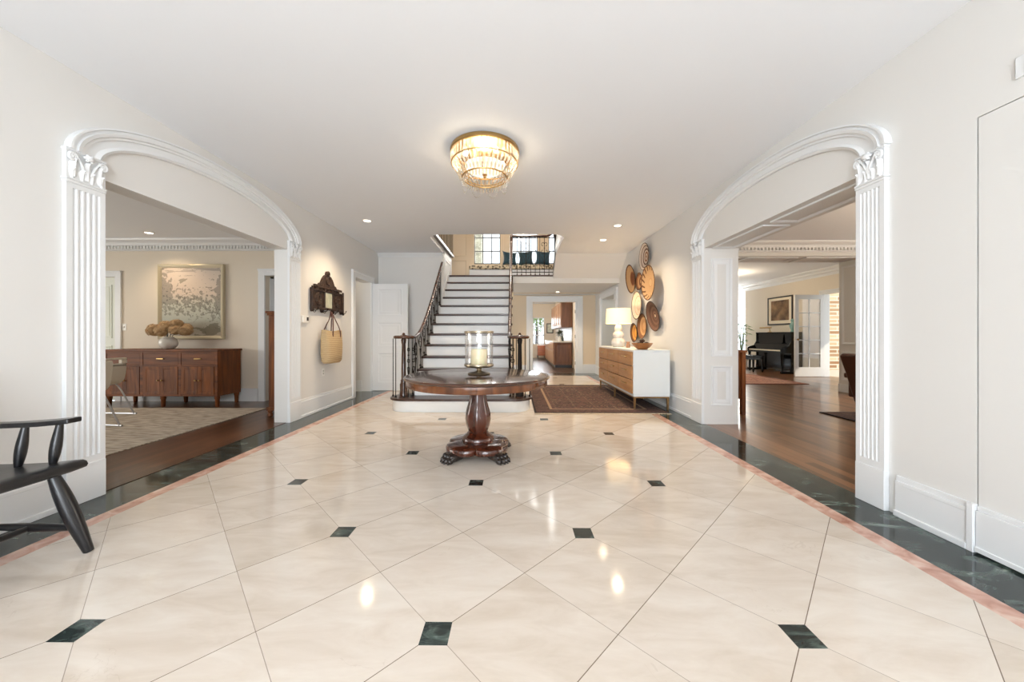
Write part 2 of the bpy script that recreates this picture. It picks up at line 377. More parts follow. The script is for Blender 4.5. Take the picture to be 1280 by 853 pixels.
# hidden flush door
b = MB(); b.box(XR, XR + .04, .905, 1.851, .006, 2.245); jd = struct('door_1', b, WALL, 'flush hidden door in the right wall', smooth=False)
b = MB(); b.box(XR - .02, XR, .905, 1.849, .01, .22); b.box(XR - .012, XR, .905, 1.849, .22, .245); b.box(XR - .028, XR, .905, 1.849, .01, .035); struct('kickboard', b, TRIM, '', jd, bev=.003)
# front wall with a big window and door glazing
b = MB()
for X0, X1, z0, z1 in ((XL, -2.3, 0, CZ), (-2.3, 1.75, 2.62, CZ), (1.75, XR, 0, CZ), (-2.3, 1.75, 0, .12)):
    b.box(X0, X1, YF - .15, YF, z0, z1)
struct('wall_front', b, WALL, 'front wall of the foyer with glazed entrance', smooth=False)
b = MB()
for i in range(6): b.box(-2.3 + i * .81 - .03, -2.3 + i * .81 + .03, YF - .1, YF - .04, .12, 2.62)
for z in (.14, .9, 1.75, 2.6): b.box(-2.3, 1.75, YF - .1, YF - .04, z - .025, z + .025)
w = struct('window_1', b, TRIM, 'glazed entrance screen in the front wall', smooth=False)
MB().box(-2.3, 1.75, YF - .075, YF - .07, .12, 2.62).out('pane', PANE, w, smooth=False)

def baseboard(name, label, X, n, spans, h=.25, mt=TRIM):
    b = MB()
    for y0, y1 in spans:
        b.box(X, X + n * .02, y0, y1, 0, h - .05); b.box(X, X + n * .012, y0, y1, h - .05, h); b.box(X, X + n * .022, y0, y1, h - .055, h - .03); b.box(X, X + n * .032, y0, y1, 0, .035)
    return struct(name, b, mt, label, bev=.004)
baseboard('baseboard_left', 'tall white baseboard on the left wall', XL, 1, ((YF, 2.238), (4.77, 6.30), (7.27, 7.55)))
baseboard('baseboard_right', 'tall white baseboard on the right wall', XR, -1, ((YF, .9), (1.88, 2.238), (4.77, 8.24), (9.9, 10.62)))
b = MB(); b.box(XR - .03, XR, 1.852, 1.88, 0, .25); struct('trim_6', b, TRIM, 'small plinth block beside the hidden door', bev=.003)
b = MB(); b.box(-2.9, -1.6, 7.53, 7.55, 0, .25); struct('baseboard_back', b, TRIM, 'baseboard of the foyer back wall', bev=.004)
b = MB(); b.prism([(7.55, 2.88), (7.48, 2.88), (7.49, 2.86), (7.53, 2.82), (7.55, 2.80)], 'x', XL, -1.56); struct('trim_7', b, TRIM, 'small crown moulding above the open panelled door', smooth=False)

# ---------------------------------------------------------------- arched doorway surrounds
def arch_surround(name, label, X, n):
    b = MB()
    yc = 3.515; prof = [(0, 0), (0, .022), (.10, .034), (.18, .020), (.22, .016), (.50, .016), (.53, .030), (.62, .030), (.66, .044), (.78, .050), (.80, .036), (.90, .036), (.93, .05), (1, .05), (1, 0)]
    rings = []
    for i in range(65):
        a = PI * i / 64
        pi_ = (yc + 1.05 * cos(a), 2.33 + .30 * sin(a)); po = (yc + 1.245 * cos(a), 2.345 + .44 * sin(a))
        rings.append([(X + n * h, pi_[0] + (po[0] - pi_[0]) * w, pi_[1] + (po[1] - pi_[1]) * w) for w, h in prof])
    b.loft(rings)
    root = struct(name, b, TRIM, label, ang=25)
    for y0, y1, s in ((2.262 if n > 0 else 2.29, 2.48, 1), (4.53 if n > 0 else 4.51, 4.77, -1)):
        w = y1 - y0
        # fluted shaft
        P = [(y0, 0), (y0, .03), (y0 + .028, .03)]
        k = 5; fw = (w - .056) / k
        for i in range(k):
            f0 = y0 + .028 + i * fw + fw * .14; f1 = f0 + fw * .72
            for j in range(7):
                t = j / 6; P.append((f0 + (f1 - f0) * t, .03 - .012 * sin(PI * t)))
        P += [(y1 - .028, .03), (y1, .03), (y1, 0)]
        bb = MB(); bb.loft([[(X + n * d, y, z) for y, d in P] for z in (.30, 2.09)])
        Q = [(y0, 0), (y0, .03), (y1, .03), (y1, 0)]
        for z0, z1 in ((.255, .30), (2.09, 2.125)): bb.loft([[(X + n * d, y, z) for y, d in Q] for z in (z0, z1)])
        bb.out('pilaster', TRIM, root, ang=30)
        bb = MB(); bb.box(X, X + n * .036, y0 - .004, y1, 0, .255); bb.out('plinth', TRIM, root, bev=.004)
        bb = MB(); bb.box(X, X + n * .038, y0 - .006, y1, 2.122, 2.14); bb.box(X, X + n * .044, y0 - .01, y1, 2.14, 2.152); bb.out('necking', TRIM, root, bev=.003)
        # carved capital: bell, acanthus leaves, corner scrolls, abacus
        bb = MB(); bb.box(X, X + n * .03, y0, y1, 2.15, 2.335)
        for lvl, cnt, z0, hh in ((0, 4, 2.152, .085), (1, 3, 2.165, .135)):
            for i in range(cnt):
                cy = y0 + w * (i + .5) / cnt; lw = w / cnt * .46
                rs = []
                for j in range(9):
                    t = j / 8; ww = lw * (.55 + .6 * sin(PI * min(t * 1.1, 1))) * (1 if j % 2 else .82)
                    ww *= (1 - .75 * t ** 4); d = .032 + .003 * lvl + .012 * t ** 2 + (.006 if t > .8 else 0); z = z0 + hh * t - (.02 if t > .95 else 0)
                    rs.append([(X + n * (d - .012), cy - ww, z), (X + n * d, cy - ww * .5, z), (X + n * (d + .008), cy, z), (X + n * d, cy + ww * .5, z), (X + n * (d - .012), cy + ww, z), (X + n * (d - .016), cy, z)])
                bb.loft(rs)
        for cy, sd in ((y0 + .012, 1), (y1 - .012, -1)):
            pts = []
            for j in range(30):
                a = j / 29 * 3.6 * PI; r = .030 * (1 - .8 * j / 29)
                pts.append((X + n * .043, cy + sd * (.010 + r * cos(a) * .8), 2.292 + r * sin(a)))
            bb.tube(pts, .0085, 6); bb.ball((X + n * .044, cy + sd * .010, 2.292), .010, 8, 6)
            bb.tube([(X + n * .036, cy + sd * .08, 2.2), (X + n * .04, cy + sd * .06, 2.26), (X + n * .042, cy + sd * .03, 2.315)], [.008, .009, .007], 6)
        bb.ball((X + n * .055, (y0 + y1) / 2, 2.315), (.014, .024, .02), 10, 6)
        for i in range(6):
            a = i / 6 * 2 * PI; bb.ball((X + n * .05, (y0 + y1) / 2 + .022 * cos(a), 2.315 + .018 * sin(a)), (.01, .011, .011), 6, 5)
        bb.box(X, X + n * .038, y0 - .006, y1, 2.332, 2.346)
        bb.out('capital', TRIM, root, ang=45)
    return root
arch_surround('trim_8', 'white arched moulding and fluted pilasters around dining room doorway', XL, 1)
arch_surround('trim_9', 'white arched moulding and fluted pilasters around living room doorway', XR, -1)
# panelled reveal and soffit of the right doorway
b = MB(xf((0, 4.51, 0), (1, 0, 0), (0, 0, 1), (0, -1, 0)))
b.frame(2.48, 2.74, .86, 2.10, .03, .014); b.frame(2.48, 2.74, .24, .74, .03, .014)
b.frame(2.505, 2.715, .885, 2.075, .05, .01); b.frame(2.505, 2.715, .265, .715, .05, .01)
b.M = xf((0, 0, 2.23), (0, 1, 0), (1, 0, 0), (0, 0, -1))
for y0, y1 in ((2.52, 3.46), (3.56, 4.47)): b.frame(y0, y1, 2.47, 2.74, .035, .014)
b.M = Matrix.Identity(4)
struct('trim_10', b, TRIM, 'raised panels lining the right doorway', smooth=False)

# ---------------------------------------------------------------- doors and casings
def casing(b, X, n, y0, y1, z, w=.12, t=.028):
    for a0, a1 in ((y0 - w, y0), (y1, y1 + w)):
        b.box(X, X + n * t, a0, a1, 0, z + w); b.box(X, X + n * (t + .01), (a0 - .002) if a0 < y0 - .01 else a1 - .025, (a0 + .025) if a0 < y0 - .01 else a1 + .002, 0, z + w + .002)
    b.box(X, X + n * t, y0, y1, z, z + w); b.box(X, X + n * (t + .012), y0 - w - .004, y1 + w + .004, z + w - .028, z + w + .004)
b = MB(); casing(b, XL, 1, 6.42, 7.13, 2.19); struct('trim_11', b, TRIM, 'white casing of the small left doorway', bev=.003)
def panel_door(name, label, rows, wdt, hgt, th, mt, loc, rz, cols=1):
    """leaf in local x (0..wdt), thickness local y, hinge at x=0"""
    b = MB(); b.box(0, wdt, 0, th, .008, hgt)
    for yy, ny in ((0, -1), (th, 1)):
        for c in range(cols):
            cw = (wdt - .11 * (cols + 1)) / cols; u0 = .11 + c * (cw + .11)
            for z0, z1 in rows:
                b.M = xf((0, yy, 0), (1, 0, 0), (0, 0, 1), (0, ny, 0)); b.frame(u0, u0 + cw, z0, z1, .035, .01); b.frame(u0 + .045, u0 + cw - .045, z0 + .045, z1 - .045, .05, .006)
    b.M = Matrix.Identity(4)
    o = struct(name, b, mt, label, smooth=False)
    o.location = loc; o.rotation_euler = (0, 0, rz)
    return o
d2 = panel_door('door_2', 'white three-panel door standing open against the back wall', ((.16, .78), (.90, 1.40), (1.53, 2.08)), .72, 2.18, .042, TRIM, (XL + .02, 7.17, 0), 0.02)
for z in (.35, 1.1, 1.9):
    MB().box(-.022, .012, -.006, .006, z - .05, z + .05).out('hinge', DARKP, d2, smooth=False)
b = MB(); b.cyl((.66, 0, 1.02), (.66, -.05, 1.02), .012); b.ball((.66, -.06, 1.02), .026); b.out('handle', BRONZE, d2)

# ---------------------------------------------------------------- dining room shell
b = MB()
for X0, X1, z0, z1 in ((-9.5, -7.62, 0, 2.76), (-7.62, -6.86, 2.13, 2.76), (-6.86, -4.28, 0, 2.76), (-4.28, -3.45, 2.15, 2.76), (-3.45, -3.05, 0, 2.76)):
    b.box(X0, X1, 6.03, 6.15, z0, z1)
struct('wall_dining', b, CREAM, 'cream back wall of the dining room', smooth=False)
b = MB()
for y0, y1, z0, z1 in ((-.5, .6, 0, 2.76), (.6, 4.4, 2.4, 2.76), (.6, 4.4, 0, .5), (4.4, 6.15, 0, 2.76)): b.box(-9.62, -9.5, y0, y1, z0, z1)
b.box(-9.5, -3.1, -.62, -.5, 0, 2.76)
struct('wall_dining.001', b, CREAM, 'outer walls of the dining room', smooth=False)
b = MB()
for i in range(7): b.box(-9.58, -9.54, .6 + i * .6333 - .02, .6 + i * .6333 + .02, .5, 2.4)
for z in (.52, 1.14, 1.77, 2.38): b.box(-9.58, -9.54, .6, 4.4, z - .02, z + .02)
w = struct('window_2', b, TRIM, 'dining room window', smooth=False); MB().box(-9.565, -9.56, .6, 4.4, .5, 2.4).out('pane', PANE, w, smooth=False)
b = MB(); b.prism([(6.03, 2.76), (5.88, 2.76), (5.89, 2.735), (5.94, 2.70), (5.955, 2.675), (5.955, 2.655), (6.0, 2.63), (6.0, 2.59), (6.03, 2.575)], 'x', -9.5, -3.1)
x = -9.4
while x < -3.15: b.box(x, x + .03, 5.955, 5.985, 2.60, 2.645); x += .055
struct('trim_12', b, TRIM, 'dentil crown moulding of the dining room', smooth=False)
b = MB(); b.box(-9.5, -7.74, 6.005, 6.03, 0, .22); b.box(-6.74, -4.4, 6.005, 6.03, 0, .22); b.box(-3.45, -3.1, 6.005, 6.03, 0, .22); struct('baseboard_dining', b, TRIM, 'white baseboard in the dining room', bev=.004)
b = MB(xf((0, 6.03, 0), (0, 0, 0), (1, 0, 0), (0, 0, 1)))
def casing_y(b, Y, n, x0, x1, z, w=.11, t=.028):
    for a0, a1 in ((x0 - w, x0), (x1, x1 + w)): b.box(a0, a1, Y, Y + n * t, 0, z + w)
    b.box(x0, x1, Y, Y + n * t, z, z + w); b.box(x0 - w - .003, x1 + w + .003, Y, Y + n * (t + .012), z + w - .025, z + w + .003)
b = MB(); casing_y(b, 6.03, -1, -7.62, -6.86, 2.13, .1); casing_y(b, 6.03, -1, -4.28, -3.45, 2.15); struct('trim_13', b, TRIM, 'white door casings on the dining room back wall', bev=.003)
panel_door('door_3', 'pale panelled door left of the sideboard', ((.16, .95), (1.08, 2.0)), .76, 2.12, .042, mat('pale_door_paint', rgb(222, 226, 214), .4), (-7.62, 6.06, 0), 0, 1)
d4 = panel_door('door_4', 'white door seen ajar right of the sideboard', ((.16, .95), (1.08, 2.0)), .80, 2.12, .042, TRIM, (-4.27, 6.13, 0), 1.25, 1)
b = MB(); b.box(-5.5, -3.0, 7.4, 7.5, 0, 2.5); b.box(-5.5, -5.4, 6.15, 7.5, 0, 2.5); b.box(-5.5, -3.0, 6.15, 7.5, 2.5, 2.6); struct('wall_pantry', b, CREAM, 'wall seen through the narrow doorway beyond the sideboard', smooth=False)

# ---------------------------------------------------------------- living room shell
b = MB(); b.box(2.82, 6.52, 6.6, 7.2, 2.595, 2.97); b.box(6.52, 8.5, 6.6, 7.2, 0, 2.97); b.box(2.82, 3.0, 6.6, 7.2, 0, 2.97)
struct('wall_living', b, WALL, 'panelled pier and beam between the living rooms', smooth=False)
b = MB(); b.prism([(6.6, 2.85), (6.45, 2.85), (6.46, 2.82), (6.52, 2.78), (6.53, 2.74), (6.57, 2.71), (6.57, 2.68), (6.6, 2.66)], 'x', 2.82, 8.45)
x = 2.9
while x < 8.4: b.box(x, x + .035, 6.53, 6.56, 2.695, 2.74); x += .065
struct('trim_14', b, TRIM, 'dentil crown moulding on the living room beam', smooth=False)
b = MB(xf((6.52, 0, 0), (0, -1, 0), (0, 0, 1), (-1, 0, 0))); b.frame(-7.13, -6.67, .95, 2.5, .04, .016); b.frame(-7.13, -6.67, .24, .8, .04, .016)
b.M = xf((0, 0, 2.595), (1, 0, 0), (0, 1, 0), (0, 0, -1))
for x0, x1 in ((3.1, 4.2), (4.35, 5.3), (5.45, 6.4)): b.frame(x0, x1, 6.68, 7.12, .04, .016)
struct('trim_15', b, TRIM, 'panel mouldings on the living room pier and beam', smooth=False)
b = MB(); b.box(6.5, 8.45, 6.575, 6.6, 0, .16); b.box(6.5, 6.52, 6.575, 7.2, 0, .16); struct('baseboard_living', b, TRIM, 'baseboard of the living room pier', smooth=False)
YD0, YD1 = 8.92, 9.80
b = MB(); x0, x1 = 8.45, 8.6
for y0, y1, z0, z1 in ((-.5, 1.0, 0, 2.97), (1.0, 6.0, 2.5, 2.97), (1.0, 6.0, 0, .4), (6.0, YD0, 0, 2.97), (YD0, YD1, 2.26, 2.97), (YD1, 13.1, 0, 2.97)): b.box(x0, x1, y0, y1, z0, z1)
b.box(2.82, 8.6, -.62, -.5, 0, 2.97)
struct('wall_living.001', b, CREAM, 'cream outer wall of the living rooms behind the piano', smooth=False)
b = MB(); b.box(2.7, 2.82, 10.6, 14.2, 0, 2.97); b.box(2.82, 8.0, 14.1, 14.2, 0, 2.97); b.box(8.0, 10.4, 14.1, 14.2, 2.55, 2.97); b.box(8.0, 10.4, 14.1, 14.2, 0, .5); b.box(8.55, 10.4, 13.1, 13.2, 0, 2.97); b.box(10.4, 10.5, 13.1, 14.2, 0, 2.97)
struct('wall_living.002', b, WALL, 'far bay walls beyond the piano', smooth=False)
b = MB()
for i in range(5): b.box(8.0 + i * .6 - .03, 8.0 + i * .6 + .03, 14.12, 14.17, .5, 2.55)
for z in (.52, 1.2, 1.9, 2.53): b.box(8.0, 10.4, 14.12, 14.17, z - .025, z + .025)
w = struct('window_3', b, TRIM, 'bright far window beyond the piano', smooth=False); MB().box(8.0, 10.4, 14.142, 14.147, .5, 2.55).out('pane', PANE, w, smooth=False)
b = MB()
for i in range(6): b.box(8.5, 8.55, 1.0 + i - .03, 1.0 + i + .03, .4, 2.5)
for z in (.42, 1.1, 1.8, 2.48): b.box(8.5, 8.55, 1.0, 6.0, z - .025, z + .025)
w = struct('window_4', b, TRIM, 'living room side window', smooth=False); MB().box(8.522, 8.527, 1.0, 6.0, .4, 2.5).out('pane', PANE, w, smooth=False)
b = MB(); b.loft([[(xx, yy, zz) for xx, zz in ((8.45, 2.95), (8.28, 2.95), (8.29, 2.92), (8.36, 2.88), (8.37, 2.84), (8.42, 2.81), (8.45, 2.75))] for yy in (7.2, 13.15)])
struct('trim_16', b, TRIM, 'crown moulding above the piano wall', smooth=False)
b = MB(); casing(b, 8.45, -1, YD0, YD1, 2.26, .1); b.box(8.45, 8.6, YD1 - .02, YD1, 0, 2.26); b.box(8.42, 8.45, YD1 + .1, 13.1, 0, .2); struct('trim_17', b, TRIM, 'white casing of the terrace doorway beside the piano', bev=.003)
# terrace outside
STONE = mat('stacked_stone', rgb(214, 190, 150), .9); N, L = nodes(STONE)
g = N.new('ShaderNodeNewGeometry'); sp = N.new('ShaderNodeSeparateXYZ'); L.new(g.outputs['Position'], sp.inputs[0])
cb = N.new('ShaderNodeCombineXYZ'); L.new(mth(N, L, 'ADD', sp.outputs[0], sp.outputs[1]), cb.inputs[0]); L.new(sp.outputs[2], cb.inputs[1])
bt = N.new('ShaderNodeTexBrick'); L.new(cb.outputs[0], bt.inputs['Vector']); bt.inputs['Scale'].default_value = 1
bt.inputs['Brick Width'].default_value = .55; bt.inputs['Row Height'].default_value = .13; bt.inputs['Mortar Size'].default_value = .018
bt.inputs['Color1'].default_value = rgb(216, 196, 164); bt.inputs['Color2'].default_value = rgb(150, 108, 72); bt.inputs['Mortar'].default_value = rgb(228, 220, 205)
ns = N.new('ShaderNodeTexNoise'); ns.inputs['Scale'].default_value = 5; ns.inputs['Detail'].default_value = 6; L.new(g.outputs['Position'], ns.inputs['Vector'])
L.new(mixc(N, L, mth(N, L, 'MULTIPLY', ns.outputs['Fac'], .4), bt.outputs['Color'], rgb(150, 128, 104)), N['Principled BSDF'].inputs['Base Color'])
b = MB(); b.box(9.6, 13.0, 12.3, 12.6, -.1, 3.4); struct('wall_exterior', b, STONE, 'sunlit stone wall outside the open glass door', smooth=False)
b = MB(); b.box(8.6, 16, -4, 13.1, -.2, -.05); struct('ground_exterior', b, mat('terrace_paving', rgb(190, 184, 172), .9), 'pale paving of the terrace outside', smooth=False)
# ================================================================ STAIRCASE
RI = .194
TY = {1: 5.16, 2: 5.47}
for n in range(3, 14): TY[n] = 5.73 + (n - 3) * .243
SL, SR, SC = -1.60, -.055, -.8275                    # flight edges and centre
LZ = 13 * RI
RISERW = mat('riser_paint', rgb(236, 236, 233), .35)
st = thing('staircase', 'straight staircase with dark wood treads and white risers', 'staircase', (SC, TY[1], 0))
def bullnose(hw, y0, y1, r):
    P = []
    yc = y0 + r
    for i in range(17):
        a = -PI / 2 - PI * i / 16 * 1.0
        P.append((SC - hw + r + r * cos(a), yc + r * sin(a)))
    Q = [(2 * SC - x, y) for x, y in reversed(P)]
    return P + [(SC - hw + r, y1)] * (y1 > yc + r) + [(SC + hw - r, y1)] * (y1 > yc + r) + Q
b = MB(); b.prism(bullnose(1.05, TY[1] + .03, TY[2] + .1, .27), 'z', 0, RI - .034); b.out('riser', RISERW, st)
b = MB(); b.prism(bullnose(1.085, TY[1], TY[2] + .1, .29), 'z', RI - .034, RI); b.out('tread', TREADW, st, bev=.008)
for n in range(2, 14):
    y = TY[n]; yn = TY[n + 1] if n < 13 else y + .25
    xl = SL if n < 9 else -1.53
    xl0 = xl + (.03 if n < 9 else 0)
    b = MB(); b.box(xl0, SR - .03, y + .028, y + .05, (n - 1) * RI, n * RI - .040); b.out('riser', RISERW, st, smooth=False)
    b = MB(); b.box(xl, SR, y, yn + .05, n * RI - .040, n * RI); b.out('tread', TREADW, st, bev=.01)
b = MB()
for n in range(2, 13):
    b.box((SL + .032) if n < 9 else -1.528, SR - .032, TY[n] + .05, TY[n + 1] + .05, .0, n * RI - .040)
b.out('stair_body', RISERW, st, smooth=False)
# landing
b = MB(); b.box(-3.2, 3.0, TY[13] + .3, 10.0, LZ - .15, LZ - .001); b.box(-.05, .93, TY[13] + .03, TY[13] + .3, LZ - .15, LZ - .034); b.box(-1.53, -.05, TY[13] + .05, TY[13] + .3, LZ - .15, LZ - .034)
b.box(.93, 2.39, TY[13] + .1, 10, LZ - .15, LZ - .01)
struct('floor.005', b, TREADW, 'stair landing floor', smooth=False)
b = MB(); b.box(-.055, .93, TY[13] + .005, TY[13] + .03, 2.33, LZ - .034); struct('trim_18', b, TRIM, 'white fascia below the landing edge', smooth=False)
b = MB(); b.box(-.055, .95, TY[13] - .01, TY[13] + .2, LZ - .034, LZ); struct('trim_19', b, TREADW, 'dark landing nosing right of the flight', bev=.008)
# stairwell walls
b = MB(); b.box(-1.63, -1.53, 7.67, 8.5, 0, 2.98); struct('wall_stair', b, TRIM, 'white panelled wall on the left of the upper steps', smooth=False)
b = MB()
pts = [(7.62, 2.80), (8.38, 2.80), (7.62, 2.14)]
c = (7.87, 2.58)
R = []
for d, hh in ((0, 0), (0, .014), (.16, .014), (.2, 0)):
    R.append([(-1.53 + hh, p[0] + (c[0] - p[0]) * d, p[1] + (c[1] - p[1]) * d) for p in pts])
b.loft(R + [R[0]], caps=False); struct('trim_20', b, TRIM, 'triangular panel moulding beside the upper steps', smooth=False)
b = MB(); b.prism([(8.2, 2.52), (8.34, 2.52), (7.45, 3.30), (7.35, 3.22), (7.6, 2.88)], 'x', .87, .93); b.box(.87, .93, 6.4, 7.5, 2.98, 3.2); struct('trim_21', b, TRIM, 'white stringer of the upper flight on the right', smooth=False)
b = MB(); b.box(-4.5, -1.53, 4.6, 8.4, 2.98, 3.0); b.box(.93, 3.2, 4.6, 7.4, 2.98, 3.0); b.box(-1.53, .93, 4.6, 6.14, 2.98, 3.0); struct('floor.006', b, DWOOD, 'upper hall floor around the stairwell', smooth=False)
# upper hall walls with windows
UW = ((-1.16, -.42), (-.09, .63), (.93, 1.34)); UZ0, UZ1, UY = 3.12, 4.65, 9.95
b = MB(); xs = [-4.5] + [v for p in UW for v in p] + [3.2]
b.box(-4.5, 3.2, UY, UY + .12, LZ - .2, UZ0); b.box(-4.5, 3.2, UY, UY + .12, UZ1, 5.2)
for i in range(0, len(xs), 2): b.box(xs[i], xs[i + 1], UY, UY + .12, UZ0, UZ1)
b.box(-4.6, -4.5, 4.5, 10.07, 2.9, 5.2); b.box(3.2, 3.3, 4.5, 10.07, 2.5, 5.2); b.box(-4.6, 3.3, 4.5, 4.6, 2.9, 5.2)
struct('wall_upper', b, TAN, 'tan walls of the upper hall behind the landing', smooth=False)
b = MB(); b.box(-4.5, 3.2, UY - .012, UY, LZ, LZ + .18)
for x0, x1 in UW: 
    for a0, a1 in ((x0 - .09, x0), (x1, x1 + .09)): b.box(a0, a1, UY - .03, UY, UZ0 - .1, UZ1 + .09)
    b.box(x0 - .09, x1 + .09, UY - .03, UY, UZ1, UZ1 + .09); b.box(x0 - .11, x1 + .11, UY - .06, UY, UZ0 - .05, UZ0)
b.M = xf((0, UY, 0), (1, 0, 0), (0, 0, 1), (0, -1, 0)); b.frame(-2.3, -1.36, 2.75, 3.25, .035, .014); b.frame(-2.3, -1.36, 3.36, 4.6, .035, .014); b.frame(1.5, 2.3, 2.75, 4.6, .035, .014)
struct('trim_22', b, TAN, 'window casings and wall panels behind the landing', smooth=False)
LEAD = mat('window_bars', rgb(110, 110, 108), .5)
wl = ('tall stair window with leaded panes at the left', 'wide stair window with leaded panes behind the pillows', 'narrow stair window with leaded panes at the right')
for i, (x0, x1) in enumerate(UW):
    b = MB(); k = max(2, round((x1 - x0) / .24))
    for a in (x0, x1): b.box(a - .025, a + .025, UY + .02, UY + .08, UZ0, UZ1)
    for j in range(1, k): xx = x0 + (x1 - x0) * j / k; b.box(xx - .013, xx + .013, UY + .04, UY + .06, UZ0, UZ1)
    for z in (UZ0 + .02, UZ1 - .02): b.box(x0, x1, UY + .02, UY + .08, z - .025, z + .025)
    for j in range(1, 4): zz = UZ0 + (UZ1 - UZ0) * j / 4; b.box(x0, x1, UY + .04, UY + .06, zz - .013, zz + .013)
    w = struct('window_%d' % (5 + i), b, LEAD, wl[i], smooth=False)
    MB().box(x0, x1, UY + .048, UY + .052, UZ0, UZ1).out('pane', PANE, w, smooth=False)
b = MB(); b.box(-1.75, -1.18, 12.2, 13, 2, 6)
struct('exterior', b, mat('grey_stone_chimney', rgb(120, 122, 112), .9, vary=(9, rgb(176, 178, 164)), bump=(12, .5)), 'mottled grey stone chimney outside the stair window', smooth=False)
# window seat
ws = thing('window_seat', 'built-in window seat with patterned cushion on the landing', 'window seat', (-.12, 9.6, LZ))
b = MB(); b.box(-1.22, 1.0, 9.4, 9.94, LZ, LZ + .36); b.box(-1.22, 1.0, 9.38, 9.4, LZ, LZ + .08); b.out('seat_box', TRIM, ws, bev=.004)
PATT = mat('patterned_cushion', rgb(196, 180, 148), .85); N, L = nodes(PATT)
tc = N.new('ShaderNodeTexCoord'); vr = N.new('ShaderNodeTexVoronoi'); vr.inputs['Scale'].default_value = 15; L.new(tc.outputs['Object'], vr.inputs['Vector'])
cr = ramp(N, [(.0, rgb(70, 66, 58)), (.4, rgb(120, 106, 84)), (.5, rgb(206, 192, 164))]); L.new(vr.outputs['Distance'], cr.inputs['Fac']); L.new(cr.outputs['Color'], N['Principled BSDF'].inputs['Base Color'])
b = MB(); b.box(-1.23, 1.01, 9.36, 9.93, LZ + .36, LZ + .47); b.out('seat_cushion', PATT, ws, bev=.03)
def pillow(x, y, w, h, tilt, rz, label, zrot=0):
    b = MB(); n = 14; Rg = []
    top = []; bot = []
    G = [[None] * (n + 1) for _ in range(n + 1)]; Hh = [[None] * (n + 1) for _ in range(n + 1)]
    for i in range(n + 1):
        for j in range(n + 1):
            u, v = -1 + 2 * i / n, -1 + 2 * j / n
            th = .075 * max(0, (1 - u ** 4)) ** .6 * max(0, (1 - v ** 4)) ** .6
            pinch = 1 - .24 * (1 - u * u) * (abs(v) ** 2); pin2 = 1 - .20 * (1 - v * v) * (abs(u) ** 2)
            X, Z = u * w / 2 * pin2, h / 2 + v * h / 2 * pinch
            G[i][j] = b.v(X, -th, Z)
            Hh[i][j] = G[i][j] if i in (0, n) or j in (0, n) else b.v(X, th, Z)
    for i in range(n):
        for j in range(n):
            b.f([G[i][j], G[i + 1][j], G[i + 1][j + 1], G[i][j + 1]]); b.f([Hh[i][j], Hh[i][j + 1], Hh[i + 1][j + 1], Hh[i + 1][j]])
    o = b.out('throw_pillow', TEAL, None, ang=80)
    o.rotation_euler = (-tilt, zrot, rz); o.location = (x, y, LZ + .50)
    tag(o, label, 'pillow', 'teal pillows on the window seat')
pillow(-.15, 9.64, .42, .44, .26, .25, 'teal pillow leaning behind the stair handrail, leftmost on the window seat', .05)
pillow(.29, 9.62, .43, .45, .26, -.1, 'teal pillow in the middle of the window seat with one raised corner', -.06)
pillow(.735, 9.64, .43, .46, .26, .1, 'teal pillow at the right end of the window seat', .08)

# ---------------------------------------------------------------- iron balustrades
def baluster_plain(p0, p1):
    b = MB(); b.tube([p0, p1], .0062, 6)
    x, y, z = p0
    b.lathe([(.016, 0), (.016, .012), (.010, .022), (.010, .03)], (x, y, z), 8)
    return b
def baluster_decor(p0, p1):
    """bar that opens into a four-wire lantern, with tapered stem and collars"""
    b = MB(); x, y, z = p0; h = p1[2] - z
    def pt(t): return (x + (p1[0] - x) * t, y + (p1[1] - y) * t, z + h * t)
    b.lathe([(.014, 0), (.014, .012), (.008, .025), (.011, .04), (.015, .055), (.011, .07), (.007, .085), (.007, h * .22)], (x, y, z), 8)
    b.lathe([(.006, h * .22), (.008, h * .3), (.013, h * .5), (.015, h * .54), (.006, h * .57)], (x, y, z), 8)
    for k in range(4):
        a = PI / 4 + k * PI / 2
        pts = []
        for j in range(11):
            t = j / 10; r = .019 * sin(PI * t) ** .8 + .003
            c = pt(.57 + .33 * t); pts.append((c[0] + r * cos(a), c[1] + r * sin(a), c[2]))
        b.tube(pts, .0042, 5)
    c = pt(.735); b.torus(c, .019, .005, 14, 6)
    b.tube([pt(.9), pt(1)], .0065, 6)
    b.ball(pt(.92), .010, 8, 6)
    return b
def scroll_panel(px, z0, h, ax, w=.05):
    """upright bar with C scrolls, drawn in the plane spanned by ax and z"""
    b = MB(); x, y = px
    def P(u, z): return (x + ax[0] * u, y + ax[1] * u, z0 + z)
    b.tube([P(0, 0), P(0, h)], .007, 6)
    for zc, s, sg in ((h * .80, .9, 1), (h * .62, 1.0, -1), (h * .20, .8, 1)):
        for sd in (-1, 1):
            pts = []
            for j in range(22):
                a = -PI * .5 + j / 21 * PI * 1.7; r = w * .62 * s * (1 - .62 * j / 21)
                pts.append(P(sd * (w * .62 * s + r * cos(a + PI / 2) * -1.0), zc + sg * r * sin(a + PI / 2) * 1.6))
            b.tube(pts, .0055, 5)
    b.tube([P(-w, h * .5), P(-w * .4, h * .38), P(0, h * .3)], .005, 5); b.tube([P(w, h * .5), P(w * .4, h * .38), P(0, h * .3)], .005, 5)
    for z in (h * .3, h * .5, h * .71): b.ball(P(0, z), .014, 8, 6)
    return b
